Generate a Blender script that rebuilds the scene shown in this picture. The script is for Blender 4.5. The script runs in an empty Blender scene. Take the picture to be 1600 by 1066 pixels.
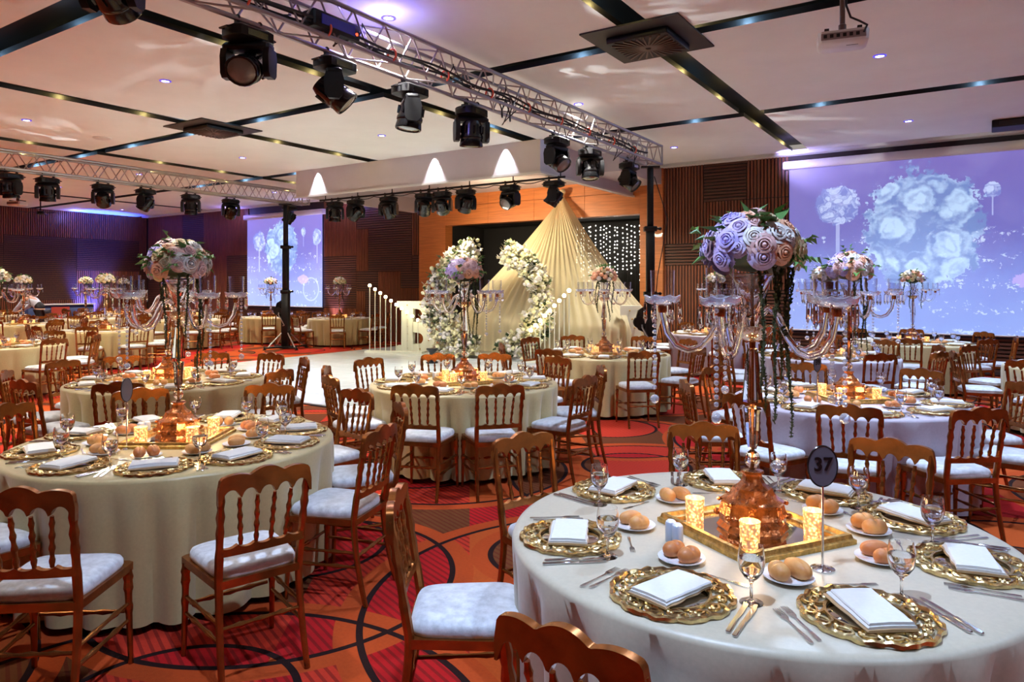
import bpy, bmesh, math, random
from mathutils import Vector, Matrix
random.seed(7)
PI = math.pi
R = math.radians
scene = bpy.context.scene
COL = scene.collection

# ------------------------------------------------------------------ camera, world, exposure
# Room axes: +Y runs to the stage and screen wall, +X along it.  The camera stands at the origin.
HEAD = 33.45                      # the camera's heading, degrees from +Y towards -X
CH, SH = math.cos(R(HEAD)), math.sin(R(HEAD))
EYE = 1.68
def at(x, z):                     # survey point: x metres to the side of the camera's line of sight, z metres along it
    return (CH * x - SH * z, SH * x + CH * z)

cam_data = bpy.data.cameras.new('camera')
cam = bpy.data.objects.new('camera', cam_data)
COL.objects.link(cam)
cam.location = (0, 0, EYE)
cam.rotation_euler = (R(90), 0, R(HEAD))
cam_data.sensor_width = 36
cam_data.lens = 36 * 1110 / 1600
cam_data.shift_y = -(533 - 448) / 1600
cam_data.clip_start = 0.05
scene.camera = cam

scene.view_settings.view_transform = 'Standard'
scene.view_settings.look = 'None'
scene.view_settings.gamma = 1
scene.view_settings.use_curve_mapping = False
scene.view_settings.exposure = 0.80
world = bpy.data.worlds.new('world')
scene.world = world
world.use_nodes = True
world.node_tree.nodes['Background'].inputs[0].default_value = (1.0, 0.90, 0.82, 1)
world.node_tree.nodes['Background'].inputs[1].default_value = 0.20

def lamp(name, kind, loc, energy, color=(1, 1, 1), size=0.1, target=None, angle=60, blend=0.6):
    d = bpy.data.lights.new(name, kind)
    d.energy = energy
    d.color = color
    if kind == 'SPOT':
        d.spot_size = R(angle); d.spot_blend = blend; d.shadow_soft_size = size
    elif kind == 'POINT':
        d.shadow_soft_size = size
    elif kind == 'AREA':
        d.shape = 'DISK'; d.size = size
    o = bpy.data.objects.new(name, d)
    COL.objects.link(o)
    o.location = loc
    if target is not None:
        v = Vector(target) - Vector(loc)
        o.rotation_euler = v.to_track_quat('-Z', 'Y').to_euler()
    return o

# ------------------------------------------------------------------ helpers
def tag(o, label=None, cat=None, group=None, kind=None):
    if label: o['label'] = label
    if cat: o['category'] = cat
    if group: o['group'] = group
    if kind: o['kind'] = kind
    return o

def empty(name, loc=(0, 0, 0), rz=0, label=None, cat=None, group=None, kind=None):
    o = bpy.data.objects.new(name, None)
    COL.objects.link(o)
    o.empty_display_size = 0.05
    o.location = loc
    o.rotation_euler = (0, 0, rz)
    return tag(o, label, cat, group, kind)

def put(name, me, parent=None, loc=None, rot=None, scale=None):
    o = bpy.data.objects.new(name, me)
    COL.objects.link(o)
    o.parent = parent
    if loc is not None: o.location = loc
    if rot is not None: o.rotation_euler = rot
    if scale is not None: o.scale = scale if not isinstance(scale, (int, float)) else (scale,) * 3
    return o

KIDS = {}
def dup(root, loc, rz, label=None, cat=None, group=None):
    def kids(o):
        if o.name not in KIDS: KIDS[o.name] = list(o.children)
        return KIDS[o.name]
    def cp(o, parent):
        c = o.copy()
        COL.objects.link(c)
        c.parent = parent
        for k in kids(o): cp(k, c)
        return c
    r = cp(root, None)
    r.location = loc
    r.rotation_euler = (0, 0, rz)
    return tag(r, label, cat, group)

class MB:
    """collects shapes; build() makes them one mesh, mesh() just the mesh data"""
    def __init__(self): self.v = []; self.f = []; self.M = None
    def add(self, vs, fs):
        b = len(self.v)
        if self.M is not None: vs = [tuple(self.M @ Vector(p)) for p in vs]
        self.v += [tuple(p) for p in vs]
        self.f += [[i + b for i in f] for f in fs]
        return self
    def box(self, x0, x1, y0, y1, z0, z1):
        vs = [(x0, y0, z0), (x1, y0, z0), (x1, y1, z0), (x0, y1, z0), (x0, y0, z1), (x1, y0, z1), (x1, y1, z1), (x0, y1, z1)]
        return self.add(vs, [[3, 2, 1, 0], [4, 5, 6, 7], [0, 1, 5, 4], [1, 2, 6, 5], [2, 3, 7, 6], [3, 0, 4, 7]])
    def cbox(self, c, s): return self.box(c[0] - s[0] / 2, c[0] + s[0] / 2, c[1] - s[1] / 2, c[1] + s[1] / 2, c[2] - s[2] / 2, c[2] + s[2] / 2)
    def bevbox(self, x0, x1, y0, y1, z0, z1, b):
        # box with chamfered vertical edges and chamfered top / bottom
        def ring(z, i):
            a0, a1, c0, c1 = x0 + i, x1 - i, y0 + i, y1 - i
            return [(a0 + b, c0, z), (a1 - b, c0, z), (a1, c0 + b, z), (a1, c1 - b, z), (a1 - b, c1, z), (a0 + b, c1, z), (a0, c1 - b, z), (a0, c0 + b, z)]
        return self.loft([ring(z0, b * .7), ring(z0 + b, 0), ring(z1 - b, 0), ring(z1, b * .7)])
    def loft(self, rings, cap=True, closed=False):
        n = len(rings[0]); vs = [p for r in rings for p in r]; fs = []
        m = len(rings)
        for k in range(m if closed else m - 1):
            a, b = k * n, ((k + 1) % m) * n
            for i in range(n):
                j = (i + 1) % n
                fs.append([a + i, a + j, b + j, b + i])
        if cap and not closed:
            fs.append(list(range(n))[::-1]); fs.append([(m - 1) * n + i for i in range(n)])
        return self.add(vs, fs)
    def lathe(self, prof, n=16, c=(0, 0, 0), phase=0.0, cap=True):
        rings = [[(c[0] + r * math.cos(phase + 2 * PI * i / n), c[1] + r * math.sin(phase + 2 * PI * i / n), c[2] + z) for i in range(n)] for r, z in prof]
        return self.loft(rings, cap)
    def tube(self, pts, rad, n=6, cap=True, closed=False):
        pts = [Vector(p) for p in pts]; m = len(pts)
        rings = []; up = None
        for k in range(m):
            if closed: t = pts[(k + 1) % m] - pts[k - 1]
            else: t = pts[min(k + 1, m - 1)] - pts[max(k - 1, 0)]
            t.normalize()
            if up is None: up = t.orthogonal().normalized()
            up = (up - t * up.dot(t))
            if up.length < 1e-6: up = t.orthogonal()
            up.normalize()
            s = t.cross(up)
            r = rad[k] if isinstance(rad, (list, tuple)) else rad
            rings.append([tuple(pts[k] + (up * math.cos(2 * PI * i / n) + s * math.sin(2 * PI * i / n)) * r) for i in range(n)])
        return self.loft(rings, cap, closed)
    def prism(self, poly, z0, z1):
        n = len(poly)
        vs = [(x, y, z0) for x, y in poly] + [(x, y, z1) for x, y in poly]
        fs = [list(range(n))[::-1], [n + i for i in range(n)]] + [[i, (i + 1) % n, n + (i + 1) % n, n + i] for i in range(n)]
        return self.add(vs, fs)
    def sphere(self, c, r, n=10, m=7, s=(1, 1, 1)):
        prof = [(max(1e-4, math.sin(PI * k / m)), -math.cos(PI * k / m)) for k in range(m + 1)]
        rings = [[(c[0] + s[0] * r * q * math.cos(2 * PI * i / n), c[1] + s[1] * r * q * math.sin(2 * PI * i / n), c[2] + s[2] * r * z) for i in range(n)] for q, z in prof]
        return self.loft(rings)
    def strip(self, xs, ztop, zbot, yf, th):
        """an upright board along x with shaped top and bottom edges, thickness th about the curve y = yf(x)"""
        n = len(xs); vs = []
        for x in xs:
            y = yf(x)
            vs += [(x, y - th / 2, zbot(x)), (x, y + th / 2, zbot(x)), (x, y + th / 2, ztop(x)), (x, y - th / 2, ztop(x))]
        fs = []
        for k in range(n - 1):
            a, b = 4 * k, 4 * (k + 1)
            for i in range(4):
                j = (i + 1) % 4
                fs.append([a + i, a + j, b + j, b + i])
        fs.append([0, 1, 2, 3]); fs.append([4 * (n - 1) + i for i in (3, 2, 1, 0)])
        return self.add(vs, fs)
    def mesh(self, name, mat, smooth=40):
        me = bpy.data.meshes.new(name)
        me.from_pydata(self.v, [], self.f)
        bm = bmesh.new(); bm.from_mesh(me)
        bmesh.ops.recalc_face_normals(bm, faces=bm.faces)
        bm.to_mesh(me); bm.free()
        for m in (mat if isinstance(mat, (list, tuple)) else [mat]): me.materials.append(m)
        if smooth:
            me.shade_smooth()
            me.set_sharp_from_angle(angle=R(smooth))
        return me
    def build(self, name, mat, parent=None, loc=None, rot=None, smooth=40):
        return put(name, self.mesh(name, mat, smooth), parent, loc, rot)

def arc(cx, cz, r, a0, a1, n):
    return [(cx + r * math.cos(R(a0 + (a1 - a0) * k / n)), cz + r * math.sin(R(a0 + (a1 - a0) * k / n))) for k in range(n + 1)]

def curve_mesh(name, outlines, depth, mat, bevel=0.0):
    """filled outlines (holes allowed) in the XY plane, extruded to +-depth, as a mesh"""
    c = bpy.data.curves.new(name, 'CURVE'); c.dimensions = '2D'; c.fill_mode = 'BOTH'; c.extrude = depth; c.bevel_depth = bevel
    for ol in outlines:
        s = c.splines.new('POLY'); s.points.add(len(ol) - 1)
        for p, q in zip(s.points, ol): p.co = (q[0], q[1], 0, 1)
        s.use_cyclic_u = True
    o = bpy.data.objects.new(name, c); COL.objects.link(o)
    me = bpy.data.meshes.new_from_object(o.evaluated_get(bpy.context.evaluated_depsgraph_get()))
    bpy.data.objects.remove(o); bpy.data.curves.remove(c)
    me.materials.clear(); me.materials.append(mat)
    return me

def text_mesh(name, body, size, depth, mat):
    c = bpy.data.curves.new(name, 'FONT'); c.body = body; c.size = size; c.extrude = depth; c.align_x = 'CENTER'; c.align_y = 'CENTER'; c.offset = size * 0.018
    o = bpy.data.objects.new(name, c); COL.objects.link(o)
    me = bpy.data.meshes.new_from_object(o.evaluated_get(bpy.context.evaluated_depsgraph_get()))
    bpy.data.objects.remove(o); bpy.data.curves.remove(c)
    me.materials.clear(); me.materials.append(mat)
    return me

# ------------------------------------------------------------------ materials
class NT:
    def __init__(self, m): self.t = m.node_tree; self.n = self.t.nodes; self.l = self.t.links
    def node(self, kind, ins=None, **props):
        nd = self.n.new(kind)
        for k, v in props.items(): setattr(nd, k, v)
        for k, v in (ins or {}).items():
            if isinstance(v, bpy.types.NodeSocket): self.l.new(v, nd.inputs[k])
            else: nd.inputs[k].default_value = v
        return nd
    def math(self, op, a, b=0.0, c=0.0): return self.node('ShaderNodeMath', {0: a, 1: b, 2: c}, operation=op).outputs[0]
    def mix(self, f, a, b, blend='MIX'):
        nd = self.node('ShaderNodeMix', {0: f, 6: a, 7: b}, data_type='RGBA', blend_type=blend)
        return nd.outputs[2]
    def ramp(self, f, stops, interp='LINEAR'):
        nd = self.node('ShaderNodeValToRGB', {0: f}); cr = nd.color_ramp; cr.interpolation = interp
        while len(cr.elements) < len(stops): cr.elements.new(0.5)
        for e, (p, c) in zip(cr.elements, stops): e.position = p; e.color = c if len(c) == 4 else (*c, 1)
        return nd.outputs[0]

def c4(c): return (*c, 1) if len(c) == 3 else c
def mat(name, col, rough=0.5, metal=0.0, var=0.0, scale=12.0, bump=0.0, bscale=None, emit=None, estr=0.0, coat=0.0, sheen=0.0, col2=None, trans=0.0, stretch=None, coord='Object', spec=0.5):
    m = bpy.data.materials.new(name); m.use_nodes = True
    t = NT(m); b = t.n['Principled BSDF']
    b.inputs['Base Color'].default_value = c4(col)
    b.inputs['Roughness'].default_value = rough
    b.inputs['Metallic'].default_value = metal
    b.inputs['Coat Weight'].default_value = coat
    b.inputs['Sheen Weight'].default_value = sheen
    b.inputs['Transmission Weight'].default_value = trans
    b.inputs['Specular IOR Level'].default_value = spec
    if emit is not None:
        b.inputs['Emission Color'].default_value = c4(emit); b.inputs['Emission Strength'].default_value = estr
    if var or bump or col2:
        tc = t.node('ShaderNodeTexCoord').outputs[coord]
        if stretch: tc = t.node('ShaderNodeMapping', {'Vector': tc, 'Scale': stretch}).outputs[0]
        no = t.node('ShaderNodeTexNoise', {'Vector': tc, 'Scale': scale, 'Detail': 4.0, 'Roughness': 0.6})
        if var or col2:
            c2 = col2 or tuple(max(0, x * (1 - var)) for x in col[:3])
            c1 = col if col2 else tuple(min(1, x * (1 + var)) for x in col[:3])
            cr = t.ramp(no.outputs[0], [(0.32, c4(c1)), (0.68, c4(c2))])
            t.l.new(cr, b.inputs['Base Color'])
        if bump:
            nb = no if bscale is None else t.node('ShaderNodeTexNoise', {'Vector': tc, 'Scale': bscale, 'Detail': 3.0})
            bp = t.node('ShaderNodeBump', {'Height': nb.outputs[0], 'Strength': bump, 'Distance': 0.01})
            t.l.new(bp.outputs[0], b.inputs['Normal'])
    return m

def thin_glass(name, tint=(1, 1, 1), refl=1.0, edge=0.35, milky=0.0, milk=(0.9, 0.92, 1)):
    """clear glass of a thin wall: see-through face on, mirror-like at grazing angles"""
    m = bpy.data.materials.new(name); m.use_nodes = True
    t = NT(m); t.n.remove(t.n['Principled BSDF'])
    lw = t.node('ShaderNodeLayerWeight', {'Blend': edge})
    fr = t.math('ADD', t.math('MULTIPLY', lw.outputs['Facing'], refl), 0.025)
    fr = t.math('MINIMUM', fr, 0.9)
    tr = t.node('ShaderNodeBsdfTransparent', {'Color': c4(tint)})
    gl = t.node('ShaderNodeBsdfGlossy', {'Color': (1, 1, 1, 1), 'Roughness': 0.03})
    mx = t.node('ShaderNodeMixShader', {0: fr, 1: tr.outputs[0], 2: gl.outputs[0]})
    out = mx
    if milky:
        df = t.node('ShaderNodeBsdfDiffuse', {'Color': c4(milk)})
        out = t.node('ShaderNodeMixShader', {0: milky, 1: mx.outputs[0], 2: df.outputs[0]})
    t.l.new(out.outputs[0], t.n['Material Output'].inputs[0])
    return m

def solid_glass(name, tint=(1, 1, 1), ior=1.45, rough=0.0, bump=0.0):
    return mat(name, tint, rough, trans=1.0, bump=bump, bscale=120) if ior is None else _ior(mat(name, tint, rough, trans=1.0, bump=bump, bscale=120), ior)
def _ior(m, v):
    m.node_tree.nodes['Principled BSDF'].inputs['IOR'].default_value = v
    return m
def emitter(name, col, s):
    m = bpy.data.materials.new(name); m.use_nodes = True
    t = NT(m); t.n.remove(t.n['Principled BSDF'])
    e = t.node('ShaderNodeEmission', {'Color': c4(col), 'Strength': s})
    t.l.new(e.outputs[0], t.n['Material Output'].inputs[0])
    return m

M = {}
M['ceiling'] = mat('ceiling_plaster', (0.76, 0.79, 0.76), 0.75, var=0.03, scale=1.5)
M['black_slot'] = mat('black_slot', (0.012, 0.010, 0.010), 0.5)
M['soffit'] = mat('soffit_paint', (0.52, 0.47, 0.50), 0.7, var=0.03, scale=2)
M['orange_wood'] = mat('orange_veneer', (0.50, 0.16, 0.04), 0.4, var=0.18, scale=3, stretch=(0.6, 0.6, 9), coat=0.2)
M['slat_red'] = mat('red_brown_slat', (0.17, 0.046, 0.016), 0.45, var=0.3, scale=4, stretch=(6, 6, 0.5))
M['slat_dark'] = mat('dark_brown_slat', (0.085, 0.028, 0.013), 0.45, var=0.3, scale=4, stretch=(0.5, 6, 6))
M['wall_dark'] = mat('dark_wall_backing', (0.018, 0.009, 0.007), 0.6)
M['stage_black'] = mat('stage_black_cloth', (0.006, 0.006, 0.007), 0.9)
M['white_gloss'] = mat('white_gloss_board', (0.62, 0.66, 0.66), 0.18, var=0.04, scale=3, coat=0.3)
M['seam'] = mat('dark_seam', (0.02, 0.02, 0.025), 0.6)
M['gold_wood'] = mat('gold_painted_wood', (0.33, 0.11, 0.025), 0.27, metal=0.85, var=0.3, scale=14, bump=0.05)
M['velvet'] = mat('white_crushed_velvet', (0.52, 0.54, 0.57), 0.6, var=0.24, scale=22, bump=0.25, bscale=40, sheen=0.5)
M['cloth'] = mat('champagne_satin_cloth', (0.47, 0.37, 0.175), 0.40, var=0.05, scale=60, sheen=0.25, bump=0.03, bscale=300)
M['cloth_purple_lit'] = mat('purple_lit_satin_cloth', (0.40, 0.345, 0.40), 0.5, var=0.05, scale=60, sheen=0.25, bump=0.03, bscale=300)  # same satin as the khaki tables, purple stage light mixed into its colour
M['cloth_blue_lit'] = mat('blue_lit_satin_cloth', (0.45, 0.40, 0.295), 0.42, var=0.05, scale=60, sheen=0.25, bump=0.03, bscale=300)  # the champagne cloth once more, paled to hold the bluish light on it
M['gold'] = mat('bright_gold_filigree', (0.70, 0.54, 0.26), 0.24, metal=1.0, var=0.25, scale=60)
M['tray_gold'] = mat('antique_gold_frame', (0.50, 0.31, 0.09), 0.35, metal=0.85, var=0.4, scale=45, bump=0.4, bscale=90)
M['mirror'] = mat('mirror_glass', (0.80, 0.82, 0.84), 0.03, metal=1.0)
M['napkin'] = mat('white_linen', (0.62, 0.61, 0.59), 0.8, var=0.03, scale=80, bump=0.05, bscale=400)
M['napkin_hem'] = mat('tan_satin_hem', (0.42, 0.27, 0.14), 0.45, var=0.1, scale=30)
M['steel'] = mat('polished_steel', (0.70, 0.71, 0.74), 0.14, metal=1.0)
M['porcelain'] = mat('white_porcelain', (0.76, 0.77, 0.80), 0.18, coat=0.4)
M['shaker'] = mat('pale_blue_porcelain', (0.42, 0.48, 0.60), 0.3, coat=0.3)
M['roll_a'] = mat('golden_bread_crust', (0.50, 0.19, 0.045), 0.55, col2=(0.66, 0.36, 0.12), scale=18, bump=0.15, bscale=60)
M['roll_b'] = mat('red_brown_bread_crust', (0.45, 0.13, 0.035), 0.5, col2=(0.60, 0.24, 0.07), scale=18, bump=0.15, bscale=60)
M['glass'] = thin_glass('clear_goblet_glass', (0.97, 0.98, 1.0), 0.65, 0.22)
M['water'] = solid_glass('water_in_goblet', (0.94, 0.97, 1.0), 1.33)
M['goblet'] = solid_glass('goblet_glass', (1, 1, 1), 1.45)
M['crystal'] = solid_glass('crystal', (0.97, 0.98, 1.0), 1.5)
M['crystal_warm'] = solid_glass('smoky_crystal', (0.95, 0.90, 0.85), 1.5)
M['crystal_cut'] = thin_glass('cut_crystal_dish', (0.86, 0.90, 1.0), 1.1, 0.5, 0.25, (0.80, 0.86, 0.95))
M['amber'] = thin_glass('amber_glass_bowl', (0.75, 0.42, 0.18), 1.2, 0.5, 0.25, (0.55, 0.30, 0.12))
M['amber_gold'] = mat('amber_gilt_base', (0.34, 0.10, 0.02), 0.2, metal=0.65, var=0.6, scale=30, bump=0.5, bscale=55, coat=0.6)
M['copper'] = mat('copper_collar', (0.45, 0.17, 0.06), 0.25, metal=0.9)
M['black_metal'] = mat('black_powder_coat', (0.006, 0.006, 0.007), 0.45, var=0.2, scale=30, spec=0.3)
M['black_gloss'] = mat('black_gloss_plastic', (0.006, 0.006, 0.007), 0.22, spec=0.4)
M['lens'] = mat('smoked_front_lens', (0.03, 0.03, 0.04), 0.06, coat=1.0)
M['lens_lit'] = mat('pale_fresnel_lens', (0.16, 0.15, 0.14), 0.2, bump=0.3, bscale=70, coat=0.7)
M['aluminium'] = mat('brushed_aluminium', (0.38, 0.35, 0.35), 0.35, metal=0.7, var=0.12, scale=25)
M['cable'] = mat('black_rubber_cable', (0.010, 0.010, 0.011), 0.6)
M['tie'] = mat('orange_cable_tie', (0.75, 0.10, 0.05), 0.5)
M['leaf'] = mat('green_leaf', (0.06, 0.17, 0.035), 0.45, col2=(0.12, 0.30, 0.07), scale=9)
M['leaf_dark'] = mat('dark_green_leaf', (0.025, 0.055, 0.018), 0.55, col2=(0.06, 0.10, 0.03), scale=20)
M['vine'] = mat('trailing_moss_green', (0.022, 0.032, 0.010), 0.9, col2=(0.07, 0.075, 0.02), scale=60)
for nm, a, b in (('white', (0.80, 0.78, 0.76), (0.66, 0.62, 0.58)), ('cream', (0.80, 0.70, 0.46), (0.66, 0.52, 0.28)),
                 ('peach', (0.85, 0.50, 0.32), (0.78, 0.34, 0.18)), ('pink', (0.80, 0.55, 0.52), (0.66, 0.38, 0.36)),
                 ('blue_lit', (0.52, 0.46, 0.84), (0.38, 0.30, 0.72)), ('violet_lit', (0.66, 0.56, 0.78), (0.50, 0.40, 0.66))):  # this pair: petals coloured as if under blue light
    M['rose_' + nm] = mat(nm + '_rose_petal', a, 0.6, col2=b, scale=25, sheen=0.2)
M['blossom'] = mat('cream_white_blossom', (0.80, 0.76, 0.56), 0.6, col2=(0.62, 0.60, 0.32), scale=6)
M['letter'] = mat('white_letter_board', (0.72, 0.74, 0.62), 0.5)
M['bulb'] = emitter('warm_bulb', (1.0, 0.84, 0.46), 12.0)
M['star'] = emitter('fairy_light', (1.0, 0.93, 0.80), 7.0)
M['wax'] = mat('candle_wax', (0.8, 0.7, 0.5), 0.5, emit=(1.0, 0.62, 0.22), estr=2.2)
M['white_plastic'] = mat('white_plastic', (0.62, 0.60, 0.58), 0.4)
M['shirt'] = mat('pale_blue_shirt', (0.50, 0.55, 0.70), 0.7, var=0.08, scale=20)
M['vest'] = mat('black_waistcoat', (0.012, 0.012, 0.016), 0.7)
M['skin'] = mat('skin', (0.50, 0.28, 0.19), 0.5)
M['hair'] = mat('dark_hair', (0.02, 0.014, 0.01), 0.6)
M['red_cloth'] = mat('red_cloth', (0.42, 0.05, 0.03), 0.7)
M['navy'] = mat('navy_panel', (0.02, 0.04, 0.13), 0.5)

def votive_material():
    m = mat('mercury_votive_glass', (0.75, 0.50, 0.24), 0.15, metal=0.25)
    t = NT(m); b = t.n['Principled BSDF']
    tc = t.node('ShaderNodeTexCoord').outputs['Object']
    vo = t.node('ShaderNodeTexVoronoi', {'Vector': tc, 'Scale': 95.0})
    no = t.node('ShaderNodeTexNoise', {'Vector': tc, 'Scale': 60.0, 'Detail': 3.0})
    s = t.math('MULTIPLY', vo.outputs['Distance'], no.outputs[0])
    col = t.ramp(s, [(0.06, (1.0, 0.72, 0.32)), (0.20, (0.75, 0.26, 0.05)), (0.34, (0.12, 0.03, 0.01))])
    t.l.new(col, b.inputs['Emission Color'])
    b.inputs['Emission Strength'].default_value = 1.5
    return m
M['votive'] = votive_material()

def sheer_material():
    m = bpy.data.materials.new('sheer_champagne_voile'); m.use_nodes = True
    t = NT(m); t.n.remove(t.n['Principled BSDF'])
    d = t.node('ShaderNodeBsdfDiffuse', {'Color': (0.80, 0.71, 0.48, 1)})
    tl = t.node('ShaderNodeBsdfTranslucent', {'Color': (0.82, 0.73, 0.50, 1)})
    tr = t.node('ShaderNodeBsdfTransparent', {'Color': (1, 0.95, 0.85, 1)})
    a = t.node('ShaderNodeMixShader', {0: 0.4, 1: d.outputs[0], 2: tl.outputs[0]})
    b = t.node('ShaderNodeMixShader', {0: 0.22, 1: a.outputs[0], 2: tr.outputs[0]})
    t.l.new(b.outputs[0], t.n['Material Output'].inputs[0])
    return m
M['sheer'] = sheer_material()

def carpet_material():
    m = mat('patterned_carpet', (0.3, 0.05, 0.02), 1.0, spec=0.08)
    t = NT(m); b = t.n['Principled BSDF']
    pos = t.node('ShaderNodeTexCoord').outputs['Object']
    wob = t.node('ShaderNodeTexNoise', {'Vector': pos, 'Scale': 60.0, 'Detail': 2.0})
    sx = t.node('ShaderNodeSeparateXYZ', {0: pos}); X, Y = sx.outputs[0], sx.outputs[1]
    P = 4.6
    circles = [(0.3, 0.4, 0.62), (0.5, 0.55, 1.08), (1.9, 1.6, 0.50), (2.2, 1.3, 1.25), (3.4, 3.2, 0.75), (3.1, 3.5, 1.45), (0.9, 3.1, 0.55), (1.2, 2.7, 1.0), (3.9, 0.9, 0.8), (2.4, 3.9, 0.45)]
    line = None; band = None; count = None
    for i, (cx, cy, r) in enumerate(circles):
        dx = t.math('WRAP', t.math('SUBTRACT', X, cx), P / 2, -P / 2)
        dy = t.math('WRAP', t.math('SUBTRACT', Y, cy), P / 2, -P / 2)
        d = t.math('SQRT', t.math('ADD', t.math('MULTIPLY', dx, dx), t.math('MULTIPLY', dy, dy)))
        ln = t.math('LESS_THAN', t.math('ABSOLUTE', t.math('SUBTRACT', d, r)), 0.017)
        ins = t.math('LESS_THAN', d, r)
        line = ln if line is None else t.math('MAXIMUM', line, ln)
        if i % 2 == 1:
            bd = t.math('LESS_THAN', t.math('ABSOLUTE', t.math('SUBTRACT', d, r + 0.07)), 0.055)
            band = bd if band is None else t.math('MAXIMUM', band, bd)
        count = ins if count is None else t.math('ADD', count, ins)
    zx = t.math('WRAP', t.math('ADD', t.math('MULTIPLY', X, 0.8), t.math('MULTIPLY', Y, 0.6)), 3.1, 0.0)
    zone = t.math('MODULO', t.math('ADD', count, t.math('ADD', t.math('GREATER_THAN', zx, 1.25), t.math('GREATER_THAN', zx, 2.2))), 4.0)
    z = t.math('DIVIDE', zone, 4.0)
    col = t.ramp(z, [(0.0, (0.42, 0.010, 0.012)), (0.2, (0.44, 0.075, 0.014)), (0.45, (0.135, 0.045, 0.014)), (0.70, (0.52, 0.035, 0.016))], 'CONSTANT')
    striped = t.math('GREATER_THAN', t.math('MODULO', zone, 2.0), -0.5)
    st = t.math('WRAP', t.math('ADD', t.math('MULTIPLY', X, 0.35), t.math('MULTIPLY', Y, 0.94)), 0.042, 0.0)
    st = t.math('LESS_THAN', st, 0.016)
    plain = t.math('MULTIPLY', st, t.math('SUBTRACT', 1.0, t.math('COMPARE', zone, 1.0, 0.2)))
    col = t.mix(t.math('MULTIPLY', plain, 0.6), col, (0.10, 0.010, 0.008, 1))
    col = t.mix(band, col, (0.42, 0.060, 0.012, 1))
    col = t.mix(line, col, (0.008, 0.006, 0.006, 1))
    col = t.mix(t.math('MULTIPLY', wob.outputs[0], 0.35), col, (0.06, 0.01, 0.006, 1))
    t.l.new(col, b.inputs['Base Color'])
    bp = t.node('ShaderNodeBump', {'Height': t.node('ShaderNodeTexNoise', {'Vector': pos, 'Scale': 350.0}).outputs[0], 'Strength': 0.4, 'Distance': 0.004})
    t.l.new(bp.outputs[0], b.inputs['Normal'])
    return m
M['carpet'] = carpet_material()

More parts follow.
